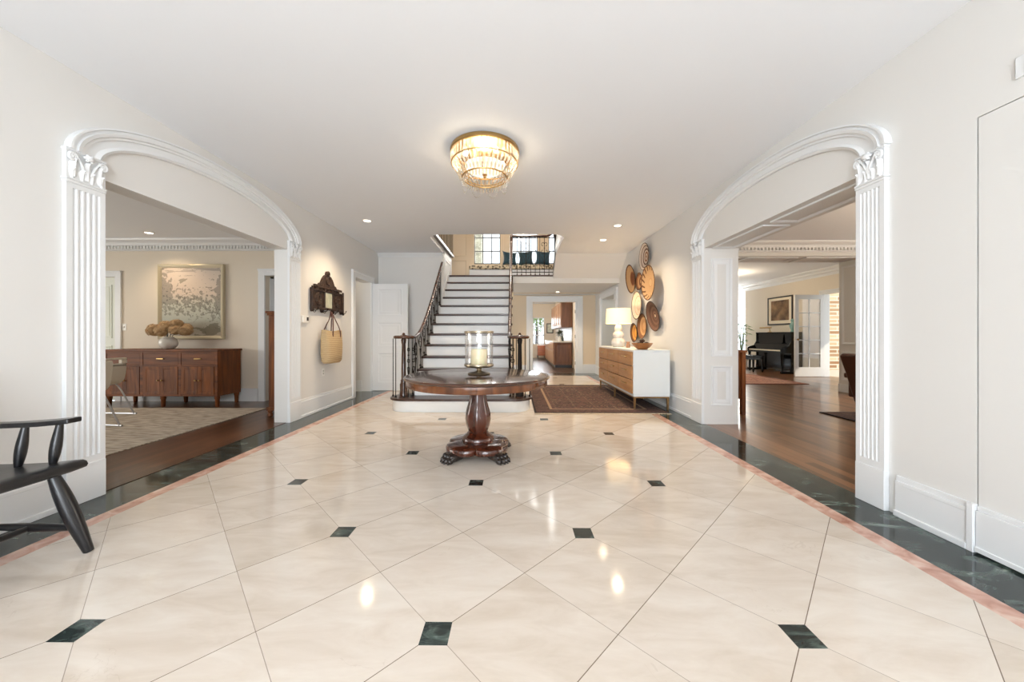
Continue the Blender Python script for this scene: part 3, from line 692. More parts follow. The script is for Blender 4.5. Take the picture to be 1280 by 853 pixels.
def rail_profile(pts, w=.052, h=.046):
    """handrail swept along pts with a rounded section"""
    pts = [Vector(p) for p in pts]; rings = []
    for i, p in enumerate(pts):
        t = (pts[min(i + 1, len(pts) - 1)] - pts[max(i - 1, 0)]).normalized()
        s = t.cross(Vector((0, 0, 1)))
        if s.length < .15: s = Vector((1, 0, 0))
        s.normalize(); u = s.cross(t)
        rings.append([tuple(p + s * (w / 2 * cos(a) * (1 if abs(cos(a)) > .8 else .95)) + u * (h / 2 * sin(a))) for a in [2 * PI * k / 12 for k in range(12)]])
    return MB().loft(rings)
def smoothpath(P, k=8):
    P = [Vector(p) for p in P]; out = []
    for i in range(len(P) - 1):
        p0, p1, p2, p3 = P[max(i - 1, 0)], P[i], P[i + 1], P[min(i + 2, len(P) - 1)]
        for j in range(k):
            t = j / k
            out.append(.5 * ((2 * p1) + (p2 - p0) * t + (2 * p0 - 5 * p1 + 4 * p2 - p3) * t * t + (3 * p1 - p0 - 3 * p2 + p3) * t ** 3))
    out.append(P[-1]); return [tuple(q) for q in out]
RZ = [(5.50, 1.115), (5.72, 1.165), (6.0, 1.315), (6.45, 1.66), (7.0, 2.17), (7.5, 2.64), (7.9, 3.0), (8.1, 3.22)]
def railz(y):
    for (a, za), (c, zc) in zip(RZ[:-1], RZ[1:]):
        if y <= c: return za + (zc - za) * (y - a) / (c - a)
    return RZ[-1][1]
def railing(side):
    X = -1.56 if side < 0 else -.095
    vx, vy = SC + side * .895, 5.45
    lab = 'dark iron stair railing with curled wooden handrail, ' + ('left of the flight by the open door' if side < 0 else 'right of the flight up to the landing')
    r = thing('stair_railing', lab, 'stair railing', (vx, vy, RI))
    # handrail: volute circle then rake
    pts = []
    R0 = abs(vx - X)
    for j in range(28):
        a = -PI * 1.75 + 1.75 * PI * j / 27
        rr = R0 * (.55 + .45 * j / 27)
        pts.append((vx - side * rr * cos(a), vy + rr * sin(a) * -1 * -1, 1.10))
    pts += [(X, vy + .05, 1.105)]
    end = 7.52 if side < 0 else 8.08
    tail = [(X, y, z) for y, z in RZ if y > vy + .08 and y <= end] + [(X, end, railz(end))]
    if side > 0: tail = tail[:-1] + [(X, 8.10, 3.24), (X, 8.15, 3.40), (X, 8.19, 3.44)]
    pts += smoothpath([(X, vy + .05, 1.105)] + tail)[1:]
    rail_profile(pts, .058, .05).out('handrail', RAILW, r, ang=60)
    b = MB(); b.lathe([(.05, 1.085), (.062, 1.09), (.062, 1.118), (.045, 1.13), (.02, 1.14), (.022, 1.15), (.012, 1.165), (.001, 1.168)], (vx, vy, 0), 20); b.out('volute_cap', RAILW, r)
    b = MB(); z = RI
    b.lathe([(.062, 0), (.062, .05), (.056, .06), (.058, .18), (.048, .20), (.044, .22), (.047, .24), (.036, .26), (.034, .5), (.029, .80), (.036, .815), (.036, .83), (.042, .86), (.03, .885)], (vx, vy, z), 28); b.out('newel_post', IRON if side > 0 else RAILW, r)
    # bars standing round the volute
    for k, ang in enumerate((200, 250, 300, 345, 130)):
        a = math.radians(ang); px, py = vx - side * .155 * cos(a + PI), vy + .155 * sin(a)
        baluster_plain((px, py, RI), (px, py, 1.08)).out('baluster', IRON, r)
    for ang in (225, 165):
        a = math.radians(ang); px, py = vx - side * .15 * cos(a + PI), vy + .15 * sin(a)
        scroll_panel((px, py), RI, .89, (-side * sin(a) * -1, cos(a)), .035).out('scroll_panel', IRON, r)
    for n in range(1, 13):
        ys = [TY[n] + .06, TY[n] + .135, TY[n] + .21] if n > 1 else [TY[1] + .40]
        for k, y in enumerate(ys):
            if n == 1: y = 5.52
            if side < 0 and y > 7.45: continue
            z0 = n * RI; z1 = railz(y) - .02
            if z1 - z0 < .3: continue
            f = baluster_decor if (k == 0 and n > 1) else baluster_plain
            f((X, y, z0), (X, y, z1)).out('baluster', IRON, r)
    return r
railing(-1); railing(1)
# landing balustrade
lr = thing('landing_railing', 'low iron railing with scrolls along the landing edge', 'railing', (.42, TY[13] + .03, LZ))
yl = TY[13] + .035
b = MB(); b.tube([(-.09, yl, 3.43), (.72, yl, 3.43), (.80, yl, 3.45), (.88, yl, 3.53)], .026, 8); b.out('handrail', RAILW, lr)
b = MB(); b.box(-.09, .92, yl - .012, yl + .012, LZ + .06, LZ + .075); b.out('bottom_bar', IRON, lr, smooth=False); b = MB(); b.box(-.09, .80, yl - .01, yl + .01, 3.385, 3.40); b.out('top_bar', IRON, lr, smooth=False)
x = .04
for i in range(9):
    if i in (2, 6): scroll_panel((x, yl), LZ, .88, (1, 0), .07).out('scroll_panel', IRON, lr)
    else: baluster_plain((x, yl, LZ), (x, yl, 3.41)).out('baluster', IRON, lr)
    x += .105
# gallery railing on the left and raking railing on the right
gr = thing('gallery_railing', 'iron railing along the upper gallery, seen past the left edge of the stairwell opening', 'railing', (-1.48, 7.3, 3.0))
b = MB(); b.box(-1.515, -1.465, 6.2, 8.45, 2.98, 3.03); b.out('bottom_rail', RAILW, gr, smooth=False)
b = MB(); b.tube([(-1.49, 6.2, 3.9), (-1.49, 8.45, 3.9)], .028, 8); b.out('handrail', RAILW, gr)
for i in range(19): baluster_plain((-1.49, 6.25 + i * .12, 3.03), (-1.49, 6.25 + i * .12, 3.89)).out('baluster', IRON, gr)
gr = thing('gallery_railing', 'iron railing climbing beside the upper flight, right of the landing', 'railing', (.9, 7.7, 3.0))
def rk(y): return 2.62 + (8.2 - y) * .80
b = MB(); b.tube([(.90, 8.2, rk(8.2) + .80), (.90, 7.0, rk(7.0) + .80)], .028, 8); b.out('handrail', RAILW, gr)
b = MB(); b.tube([(.90, 8.22, rk(8.22) + .02), (.90, 7.0, rk(7.0) + .02)], .018, 6); b.out('bottom_rail', RAILW, gr)
for i in range(13):
    y = 8.16 - i * .095; baluster_plain((.90, y, rk(y)), (.90, y, rk(y) + .79)).out('baluster', IRON, gr)

# ================================================================ KITCHEN BEYOND THE HALL
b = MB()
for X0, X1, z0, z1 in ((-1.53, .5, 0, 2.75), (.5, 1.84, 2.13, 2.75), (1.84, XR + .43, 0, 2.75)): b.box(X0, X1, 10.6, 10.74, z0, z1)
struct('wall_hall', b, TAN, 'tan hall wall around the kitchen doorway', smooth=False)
b = MB(); b.box(-.06, -.05, 5.8, 10.6, 0, .02)
casing_y(b, 10.6, -1, .5, 1.84, 2.13, .17, .03)
b.box(.5, .52, 10.6, 10.74, 0, 2.13); b.box(1.80, 1.84, 10.6, 10.74, 0, 2.13)
struct('trim_23', b, TRIM, 'white casing of the kitchen doorway', bev=.003)
b = MB(); b.box(-.05, .33, 10.57, 10.6, 0, .25); b.box(2.01, XR, 10.57, 10.6, 0, .27); struct('baseboard_hall', b, TRIM, 'white baseboard beside the kitchen doorway', bev=.004)
b = MB()
for z in (.3, 1.1, 1.85): b.box(1.792, 1.80, 10.64, 10.7, z - .05, z + .05)
struct('trim_24', b, DARKP, 'black hinges on the kitchen door jamb', smooth=False)
b = MB(); b.box(2.0, 2.1, 10.74, 18, 0, 2.75); b.box(-1.6, -1.5, 10.74, 18, 0, 2.75); b.box(-1.5, .88, 18, 18.1, 0, 2.75); b.box(1.47, 2.1, 18, 18.1, 0, 2.75); b.box(.88, 1.47, 18, 18.1, 0, .68); b.box(.88, 1.47, 18, 18.1, 2.05, 2.75)
struct('wall_kitchen', b, CREAM, 'kitchen walls seen through the doorway', smooth=False)
b = MB()
for x in (.9, 1.175, 1.45): b.box(x - .02, x + .02, 18.02, 18.06, .68, 2.05)
for z in (.7, 1.15, 1.6, 2.03): b.box(.88, 1.47, 18.02, 18.06, z - .02, z + .02)
w = struct('window_8', b, TRIM, 'kitchen window with green trees outside', smooth=False); MB().box(.88, 1.47, 18.035, 18.04, .68, 2.05).out('pane', PANE, w, smooth=False)
kb = thing('base_cabinet', 'brown wood kitchen base cabinet with pale counter through the doorway', 'cabinet', (1.63, 14.1, 0))
b = MB(); b.box(1.35, 1.98, 12.42, 15.8, .1, .885); b.out('body', KCAB, kb, bev=.003)
b = MB(); b.box(1.40, 1.98, 12.45, 15.8, 0, .1); b.out('toe_kick', DARKP, kb, smooth=False)
b = MB(xf((0, 12.42, 0), (1, 0, 0), (0, 0, 1), (0, -1, 0))); b.frame(1.38, 1.95, .14, .86, .06, .015); b.out('end_panel', KCAB, kb, smooth=False)
for i in range(5):
    y0 = 12.45 + i * .665
    for z0, z1 in ((.14, .62), (.65, .87)):
        b = MB(); b.box(1.325, 1.35, y0 + .01, y0 + .655, z0, z1); d = b.out('drawer' if z0 > .5 else 'door', KCABLIT, kb, bev=.004)
        b = MB(); b.cyl((1.315, y0 + .25, z1 - .05), (1.315, y0 + .42, z1 - .05), .006, n=8); b.out('handle', CHROME, d)
b = MB(); b.box(1.31, 1.984, 12.38, 15.85, .885, .925); tag(b.out('countertop', mat('pale_stone_counter', rgb(228, 224, 214), .25), None, bev=.004), 'pale stone worktop over the kitchen base cabinet', 'countertop')
ku = thing('wall_cabinet', 'brown wood kitchen wall cabinet above the pale counter', 'cabinet', (1.8, 14.1, 1.42))
b = MB(); b.box(1.62, 2.0, 12.42, 15.8, 1.42, 2.32); b.out('body', KCAB, ku, bev=.003)
for i in range(5):
    y0 = 12.45 + i * .665; b = MB(); b.box(1.60, 1.62, y0 + .01, y0 + .655, 1.44, 2.30)
    b.M = xf((1.60, 0, 0), (0, 1, 0), (0, 0, 1), (-1, 0, 0)); b.frame(y0 + .07, y0 + .59, 1.52, 2.22, .03, .008); d = b.out('door', KCABLIT, ku, bev=.003)
    b = MB(); b.cyl((1.585, y0 + .1, 1.5), (1.585, y0 + .1, 1.62), .006, n=8); b.out('handle', CHROME, d)
MOS = mat('mosaic_backsplash', rgb(190, 180, 160), .3, vary=(30, rgb(120, 108, 92)))
b = MB(); b.box(1.985, 2.0, 12.4, 15.8, .925, 1.42); struct('trim_25', b, MOS, 'mosaic tiled backsplash over the kitchen counter', smooth=False)
sc_ = thing('serving_cart', 'small reddish wood kitchen cart under the far window', 'cart', (1.26, 17.4, 0))
b = MB(); b.box(1.08, 1.46, 17.1, 17.7, .16, .66); b.out('body', wood('red_cart_wood', rgb(128, 64, 30), rgb(170, 96, 50), 'x', 5, .35), sc_, bev=.01)
for x in (1.1, 1.44):
    for y in (17.13, 17.67): MB().cyl((x, y, .06), (x, y, .18), .016, n=8).out('leg', DARKP, sc_); 
for x in (1.1, 1.44):
    for y in (17.13, 17.67): MB().torus((x, y, .032), .022, .01, 14, 6, 'x').out('wheel', DARKP, sc_)
fp = thing('picture_frame', 'small framed picture on the far kitchen wall', 'picture', (1.75, 17.97, 1.25))
b = MB()
for x0, x1, z0, z1 in ((1.58, 1.92, 1.25, 1.29), (1.58, 1.92, 1.71, 1.75), (1.58, 1.62, 1.29, 1.71), (1.88, 1.92, 1.29, 1.71)): b.box(x0, x1, 17.96, 17.995, z0, z1)
b.out('frame', DARKP, fp, bev=.003); MB().box(1.62, 1.88, 17.975, 17.99, 1.29, 1.71).out('print', mat('kitchen_print', rgb(180, 190, 176), .6, vary=(9, rgb(230, 228, 214))), fp, smooth=False)
def leafy(b, c, n, r, ls, seed, up=.5):
    rn = random.Random(seed)
    for i in range(n):
        a = rn.uniform(0, 2 * PI); e = rn.uniform(-.2, 1.3); d = Vector((cos(a) * cos(e), sin(a) * cos(e), sin(e) * up + .15)) 
        p = Vector(c) + d * r * rn.uniform(.5, 1); L_ = ls * rn.uniform(.7, 1.3); t = (d + Vector((0, 0, rn.uniform(-.5, .3)))).normalized(); s = t.cross(Vector((0, 0, 1)))
        s = s.normalized() if s.length > .1 else Vector((1, 0, 0)); nn = s.cross(t)
        q = [p - t * L_ * .5, p + s * L_ * .22 + nn * L_ * .05, p + t * L_ * .5, p - s * L_ * .22 + nn * L_ * .05, p + nn * L_ * .04]
        V = [b.v(*v_) for v_ in q]
        b.f([V[0], V[1], V[4]]); b.f([V[1], V[2], V[4]]); b.f([V[2], V[3], V[4]]); b.f([V[3], V[0], V[4]])
vk = thing('flower_arrangement', 'dark leafy arrangement in a glass vase on the kitchen counter', 'plant', (1.6, 12.75, .925))
b = MB(); b.lathe([(.05, 0), (.06, .02), (.045, .1), (.055, .16)], (1.6, 12.75, .925), 16); b.out('vase', CERAM, vk)
b = MB(); leafy(b, (1.6, 12.75, 1.12), 160, .2, .09, 3, .9)
for i in range(9):
    a = i * .7; b.tube([(1.6, 12.75, .98), (1.6 + .12 * cos(a), 12.75 + .12 * sin(a), 1.2)], .004, 5)
b.out('foliage', mat('dark_leaves', rgb(44, 58, 40), .6, vary=(20, rgb(110, 116, 96))), vk, smooth=False)
for i, (y, h, lab) in enumerate(((13.3, .2, 'dark bottle on the kitchen counter next to the leafy arrangement'), (13.6, .26, 'tall dark bottle on the kitchen counter toward the far window'))):
    b = MB(); b.lathe([(.035, 0), (.035, h * .6), (.012, h * .75), (.012, h)], (1.78, y, .925), 14); tag(b.out('bottle', mat('dark_bottle_%d' % i, rgb(30, 40, 34), .15), None), lab, 'bottle')
tr = thing('garden_tree', 'green leafy tree outside the kitchen window', 'tree', (1.3, 22, 0))
b = MB(); b.tube([(1.3, 22, 0), (1.35, 22, 1.2), (1.3, 22, 2.2)], [.12, .1, .05], 8); b.out('trunk', PAW, tr)
b = MB(); leafy(b, (1.3, 22, 1.4), 1600, 1.9, .26, 5, .9); b.out('crown', LEAF, tr, smooth=False)
# side passage on the right of the hall
b = MB(); casing(b, XR, -1, 8.4, 9.75, 2.12, .14, .035)
for y0 in (8.26, 9.75): b.box(XR - .06, XR, y0 - .012, y0 + .152, 1.98, 2.12); b.box(XR - .075, XR, y0 - .02, y0 + .16, 2.12, 2.15)
struct('trim_26', b, TRIM, 'white cased opening in the right wall behind the table lamp', bev=.003)
b = MB(); b.box(4.6, 4.7, 8.0, 10.5, 0, 2.6); b.box(2.82, 4.7, 10.5, 10.6, 0, 2.6); b.box(2.82, 4.7, 7.9, 8.0, 0, 2.6); b.box(2.82, 4.7, 7.9, 10.6, 2.6, 2.7); struct('wall_passage', b, mat('grey_green_paint', rgb(206, 210, 200), .6), 'pale grey wall of the side passage', smooth=False)
b = MB(); b.box(XR + .43, 4.6, 8.0, 10.5, -.05, .001); struct('floor.007', b, KWOOD, 'floor of the side passage', smooth=False)
# ================================================================ FOYER THINGS
# ---- round pedestal table
TXc, TYc = -.355, 3.36
tb = thing('pedestal_table', 'round mahogany pedestal table with carved paw feet in the middle of the foyer', 'table', (TXc, TYc, 0))
b = MB(); b.lathe([(.02, .722), (.655, .722), (.672, .727), (.678, .737), (.672, .748), (.655, .752), (.02, .752)], (TXc, TYc, 0), 72); b.out('tabletop', MAHTOP, tb, ang=50)
b = MB(); b.lathe([(.60, .665), (.652, .665), (.655, .67), (.655, .722), (.60, .722)], (TXc, TYc, 0), 72, caps=False); b.out('apron', MAHRIM, tb)
b = MB(); b.lathe([(.30, .69), (.33, .69), (.33, .722), (.30, .722)], (TXc, TYc, 0), 24); b.lathe([(.085, .215), (.098, .24), (.112, .285), (.120, .335), (.116, .39), (.102, .44), (.085, .50), (.077, .56), (.078, .62), (.086, .655), (.13, .69)], (TXc, TYc, 0), 64,
    lobe=lambda a, z: 1 - .045 * abs(sin(4 * a)) ** .7 + .02)
b.out('pedestal', MAHOG, tb, ang=60)
b = MB(); b.lathe([(.145, .128), (.150, .140), (.150, .165), (.130, .185), (.105, .200), (.095, .215)], (TXc, TYc, 0), 48); b.out('collar', MAHOG, tb, ang=60)
b = MB(); lob = lambda a, z: .80 + .27 * abs(sin(2 * a)) ** .5
b.lathe([(.10, .062), (.29, .062), (.297, .07), (.297, .108), (.285, .12), (.19, .135), (.10, .138)], (TXc, TYc, 0), 96, lobe=lob); b.out('base_platform', MAHOG, tb, ang=50)
for k in range(4):
    a = PI / 4 + k * PI / 2
    b = MB(xf((TXc + .255 * cos(a), TYc + .255 * sin(a), 0), (cos(a), sin(a), 0), (-sin(a), cos(a), 0), (0, 0, 1)))
    rs = []
    for t, z0, z1, ww in ((-.12, .03, .085, .035), (-.08, .012, .10, .055), (-.03, .002, .108, .066), (.02, .0, .108, .072), (.055, .0, .094, .074), (.085, .0, .066, .072), (.105, .0, .046, .062), (.115, .004, .03, .05)):
        zc, hh = (z0 + z1) / 2, (z1 - z0) / 2
        rs.append([(t, ww * (abs(cos(q)) ** .8) * (1 if cos(q) > 0 else -1), zc + hh * sin(q)) for q in [2 * PI * i / 20 for i in range(20)]])
    b.loft(rs)
    for i in range(4):
        yy = (i - 1.5) * .036; xx = .112 - abs(i - 1.5) * .012; b.ball((xx, yy, .024), (.030, .019, .024), 12, 8); b.ball((xx - .03, yy, .055), (.04, .016, .022), 10, 7); b.ball((xx + .026, yy, .010), (.012, .007, .010), 8, 5)
    for i in range(5):
        q = -1 + i * .5; b.ball((-.0 - abs(q) * .03, q * .06, .085 - abs(q) * .02), (.055, .014, .026), 10, 6)
    b.out('paw_foot', PAW, tb, ang=70)

# ---- hurricane candle holder
hx, hy, hz = -.349, 3.40, .752
hc = thing('hurricane_lantern', 'glass hurricane candle holder on a pewter foot, standing on the round table', 'candle holder', (hx, hy, hz))
b = MB(); b.lathe([(.105, 0), (.108, .006), (.102, .014), (.06, .022), (.028, .03), (.02, .04), (.022, .052), (.03, .06), (.06, .066), (.128, .070), (.132, .074), (.128, .078), (.02, .078)], (hx, hy, hz), 40); b.out('foot', PEWTER, hc)
b = MB(); b.lathe([(.130, .078), (.134, .09), (.134, .40), (.131, .40), (.131, .09), (.127, .08)], (hx, hy, hz), 48, caps=False); b.out('glass_cylinder', GLASS, hc)
for z in (.078, .392):
    b = MB(); b.lathe([(.129, z), (.140, z + .002), (.142, z + .011), (.140, z + .02), (.129, z + .022), (.129, z)], (hx, hy, hz), 48, caps=False); b.out('metal_band', PEWTER, hc)
cd = thing('pillar_candle', 'thick cream pillar candle inside the glass hurricane', 'candle', (hx, hy, hz + .079))
b = MB(); b.lathe([(.074, .079), (.078, .084), (.078, .235), (.074, .24), (.05, .234), (.01, .232)], (hx, hy, hz), 36); b.out('wax_body', WAX, cd, ang=50)
b = MB(); b.tube([(hx, hy, hz + .23), (hx + .002, hy, hz + .245), (hx + .005, hy, hz + .255)], .002, 5); b.out('wick', DARKP, cd)

# ---- crystal ceiling light
LX, LY = -.29, 3.36
cl = thing('crystal_ceiling_light', 'brass and crystal basket ceiling light glowing above the round table', 'ceiling light', (LX, LY, CZ))
b = MB(); b.lathe([(.285, 2.88), (.32, 2.88), (.325, 2.87), (.325, 2.85), (.318, 2.842), (.30, 2.84), (.29, 2.85)], (LX, LY, 0), 64, caps=False); b.lathe([(.03, 2.879), (.30, 2.879), (.30, 2.87), (.03, 2.868)], (LX, LY, 0), 64); b.out('brass_rim', BRASS, cl)
def crystal(b, p, l, w, out):
    x, y, z = p; o = Vector((out[0], out[1], 0)); s = Vector((-out[1], out[0], 0))
    c = Vector(p); R = []
    for t, k in ((0, .3), (.12, 1), (.7, 1), (1, .15)):
        q = c - Vector((0, 0, l * t)) - o * out[2] * l * t
        R.append([tuple(q + s * w * k), tuple(q + o * w * .7 * k), tuple(q - s * w * k), tuple(q - o * w * .7 * k)])
    return b.loft(R)
N1 = 48
for i in range(N1):
    a = 2 * PI * i / N1; d = (cos(a), sin(a), 0.0)
    crystal(MB(), (LX + .312 * cos(a), LY + .312 * sin(a), 2.842), .105, .013, d).out('crystal_prism', CRYSTAL, cl, smooth=False)
for i in range(44):
    a = 2 * PI * (i + .5) / 44; d = (cos(a), sin(a), .62)
    crystal(MB(), (LX + .308 * cos(a), LY + .308 * sin(a), 2.745), .13, .012, d).out('crystal_prism', CRYSTAL, cl, smooth=False)
b = MB()
for R_, z, n_, l in ((.27, 2.80, 44, .07), (.245, 2.66, 40, .06), (.205, 2.612, 40, .06)):
    for i in range(n_):
        a = 2 * PI * i / n_; crystal(b, (LX + R_ * cos(a), LY + R_ * sin(a), z), l, .009, (cos(a), sin(a), .1))
o = b.out('crystal_fringe', CRYSTAL, cl, smooth=False); o['kind'] = 'stuff'
b = MB(); b.torus((LX, LY, 2.742), .312, .006, 64, 8); b.out('middle_ring', BRASS, cl)
b = MB(); b.torus((LX, LY, 2.615), .212, .007, 56, 8); b.torus((LX, LY, 2.625), .185, .004, 56, 6); b.out('lower_ring', BRASS, cl)
b = MB(); b.lathe([(.004, 2.648), (.06, 2.652), (.12, 2.668), (.165, 2.695), (.185, 2.73), (.182, 2.73), (.16, 2.70), (.118, 2.674), (.06, 2.658), (.004, 2.655)], (LX, LY, 0), 40, caps=False); b.out('frosted_bowl', FROST, cl)
b = MB(); b.lathe([(.002, 2.612), (.012, 2.618), (.016, 2.628), (.008, 2.636), (.024, 2.643), (.026, 2.65), (.004, 2.656)], (LX, LY, 0), 16); b.out('finial', BRASS, cl)
for k in range(3):
    a = k * 2 * PI / 3 + .5; b = MB(); b.tube([(LX + .183 * cos(a), LY + .183 * sin(a), 2.73), (LX + .2 * cos(a), LY + .2 * sin(a), 2.66), (LX + .21 * cos(a), LY + .21 * sin(a), 2.615)], .004, 6); b.out('brass_arm', BRASS, cl)
for k in range(8):
    b = MB(); a0 = k * PI / 4 + .12; a1 = a0 + PI / 4 - .06
    for i in range(15):
        t = i / 14; a = a0 + (a1 - a0) * t; z = 2.605 - .10 * sin(PI * t)
        b.ball((LX + .212 * cos(a), LY + .212 * sin(a), z), .0048, 6, 4)
    b.out('bead_swag', CRYSTAL, cl)
for k in range(4):
    a = k * PI / 2 + .6; MB().ball((LX + .2 * cos(a), LY + .2 * sin(a), 2.80), (.022, .022, .03), 12, 8).out('bulb', BULB, cl)

# ---- recessed downlights
def downlight(x, y, z, label, n=[0]):
    t = thing('recessed_light', label, 'downlight', (x, y, z), group='recessed ceiling lights')
    b = MB(); b.lathe([(.052, -.001), (.075, -.001), (.075, -.006), (.054, -.008), (.05, -.003)], (x, y, z), 28, caps=False); b.lathe([(.052, -.001), (.048, .02)], (x, y, z), 28, caps=False); b.out('trim_ring', PLASTIC, t)
    b = MB(); b.lathe([(.001, -.0025), (.052, -.0025), (.052, -.004), (.001, -.004)], (x, y, z), 28); b.out('lens', LENS, t)
    ld = bpy.data.lights.new('downlight_lamp', 'SPOT'); ld.energy = 115; ld.color = (1, .76, .5); ld.spot_size = math.radians(125); ld.spot_blend = .9; ld.shadow_soft_size = .05
    lo = bpy.data.objects.new('downlight_lamp', ld); C.objects.link(lo); lo.location = (x, y, z - .03)
    return ld
def px2z(px, py, z):
    u = (px - 640) / F; vv = (YH - py) / F; t = (z - H) / vv
    c, s = cos(YAW), sin(YAW); return (u * t * c - t * s, u * t * s + t * c)
for px, py, z, lab in ((459, 276, CZ, 'recessed ceiling downlight above the hanging straw bag'), (754, 300, CZ, 'recessed ceiling downlight nearer the stairs, in front of the sloped soffit'), (772, 282, CZ, 'recessed ceiling downlight closest to the wall baskets'),
                       (697, 365, 2.33, 'recessed downlight in the low hall ceiling before the kitchen door'), (186, 291, 2.76, 'recessed downlight in the dining room ceiling above the painting')):
    x, y = px2z(px, py, z); ld = downlight(x, y, z, lab)
    if z == 2.33: ld.energy = 110
    if z == 2.76: ld.energy = 40

# ---- black settee in the left foreground
se = thing('wooden_settee', 'black painted wooden settee against the left wall, partly in view', 'settee', (-2.55, 1.2, 0))
Y0, Y1 = .40, 1.86
b = MB(); rs = []
for i in range(25):
    t = i / 24; y = Y0 + (Y1 - Y0) * t; rs_ = []
    e = min(1, min(t, 1 - t) * 22 + .82)
    for X, z in ((-2.292, .416), (-2.272, .426), (-2.264, .444), (-2.272, .462), (-2.292, .470), (-2.34, .466), (-2.45, .450), (-2.60, .440), (-2.76, .436), (-2.78, .43), (-2.77, .400), (-2.5, .398), (-2.33, .404)):
        rs_.append((-2.52 + (X + 2.52) * (.93 + .07 * e), y, .437 + (z - .437) * e))
    rs.append(rs_)
b.loft(rs); b.out('seat', BLACK, se, ang=60)
def turned(b, p0, p1, r, bulge=.45):
    P0, P1 = Vector(p0), Vector(p1); pts = []; rr = []
    for i in range(13):
        t = i / 12; pts.append(tuple(P0.lerp(P1, t))); rr.append(r * (.62 + .38 * sin(PI * min(1, max(0, t ** .8))) ** 1.2))
    return b.tube(pts, rr, 14)
for sx, sy in ((1, 1), (1, -1), (-1, 1), (-1, -1)):
    tx = -2.33 if sx > 0 else -2.68; bx = -2.215 if sx > 0 else -2.76
    ty = (Y1 - .10) if sy > 0 else Y0 + .1; by = ty + sy * .06
    b = MB(); P0, P1 = Vector((tx, ty, .43)), Vector((bx, by, 0)); pts = [tuple(P0.lerp(P1, t / 12)) for t in range(13)]
    b.tube(pts, [.020, .024, .028, .031, .033, .034, .034, .033, .031, .029, .026, .023, .020], 14); b.out('leg', BLACK, se)
for sy in (1, -1):
    ty = (Y1 - .062) if sy > 0 else Y0 + .062
    b = MB(); turned(b, (-2.25, ty, .135), (-2.735, ty, .135), .021); b.out('stretcher', BLACK, se)
    # arm: flat rail on two turned posts
    ya = (Y1 - .03) if sy > 0 else Y0 + .03
    b = MB(); b.loft([[(X, ya + sy * .0 - w, z), (X, ya + w, z), (X, ya + w, z + .026), (X, ya - w, z + .026)] for X, w, z in ((-2.80, .026, .635), (-2.6, .030, .642), (-2.45, .040, .652), (-2.33, .042, .664), (-2.30, .03, .667))]); b.out('armrest', BLACK, se, bev=.006)
    for X, zb, zt in ((-2.392, .455, .662), (-2.575, .44, .65)):
        b = MB(); turned(b, (X + .0, ya - sy * .02, zb), (X + .012, ya, zt), .022); b.out('arm_post', BLACK, se)
b = MB(); turned(b, (-2.49, Y0 + .062, .135), (-2.49, Y1 - .062, .135), .022); b.out('stretcher', BLACK, se)
b = MB(); b.box(-2.875, -2.845, Y0 - .02, Y1 - .0, .80, .90); b.out('back_rail', BLACK, se, bev=.012)
for i in range(9):
    y = Y0 + .08 + i * (Y1 - Y0 - .16) / 8; b = MB(); turned(b, (-2.73, y, .43), (-2.86, y, .82), .014); b.out('spindle', BLACK, se)
for sy in (1, -1):
    ya = (Y1 - .03) if sy > 0 else Y0 + .03; b = MB(); turned(b, (-2.74, ya, .43), (-2.86, ya, .86), .02); b.out('back_post', BLACK, se)

# ---- carved wall rack and straw bag
rk_ = thing('wall_rack', 'dark carved wooden coat rack with pointed crest and pale tile on left wall', 'coat rack', (XL, 5.47, 1.8))
RC = 5.47
half = [(0, 2.12), (.035, 2.112), (.055, 2.085), (.055, 2.055), (.10, 2.04), (.145, 2.0), (.175, 1.96), (.20, 1.92), (.245, 1.905), (.265, 1.88), (.31, 1.872), (.335, 1.875), (.375, 1.872), (.37, 1.845), (.355, 1.83), (.355, 1.79)]
P = [(RC + u, z) for u, z in half] + [(RC + .40, 1.79), (RC + .41, 1.82), (RC + .45, 1.815)]
low = [(.45, 1.50), (.435, 1.47), (.40, 1.475), (.385, 1.51), (.20, 1.515), (.185, 1.475), (.155, 1.465), (.13, 1.475), (.115, 1.515), (0, 1.515)]
P += [(RC + u, z) for u, z in low]
P += [(2 * RC - y, z) for y, z in reversed(P)][1:-1]
CARV = mat('carved_oak', rgb(38, 25, 17), .6, bump=(45, .9), vary=(18, rgb(66, 44, 31)))
b = MB(); b.prism(P, 'x', XL + .002, XL + .028); b.out('back_board', CARV, rk_, smooth=False, bev=.004)
b = MB(); b.box(XL + .028, XL + .052, RC - .46, RC - .43, 1.47, 1.84); b.out('side_bracket', CARV, rk_, bev=.006); b = MB(); b.box(XL + .028, XL + .052, RC + .43, RC + .46, 1.47, 1.84); b.out('side_bracket', CARV, rk_, bev=.006)
b = MB(); b.box(XL + .028, XL + .048, RC - .40, RC + .40, 1.835, 1.872); b.box(XL + .028, XL + .05, RC - .43, RC + .43, 1.785, 1.80)
b.box(XL + .028, XL + .05, RC - .43, RC + .43, 1.515, 1.545); b.box(XL + .028, XL + .045, RC - .13, RC - .105, 1.54, 1.79); b.box(XL + .028, XL + .045, RC + .105, RC + .13, 1.54, 1.79); b.out('moulding', CARV, rk_, bev=.004)
b = MB()
for sx in (-1, 1):
    for cz, rr in ((1.67, .085), (1.67, .05)): b.torus((XL + .03, RC + sx * .275, cz), rr, .012, 24, 6, 'x')
    for i in range(8):
        a = i * PI / 4; b.ball((XL + .03, RC + sx * .275 + .065 * cos(a), 1.67 + .065 * sin(a)), (.012, .02, .02), 8, 5)
for cz, rr in ((1.97, .06), (2.075, .035)): b.torus((XL + .03, RC, cz), rr, .012, 22, 6, 'x')
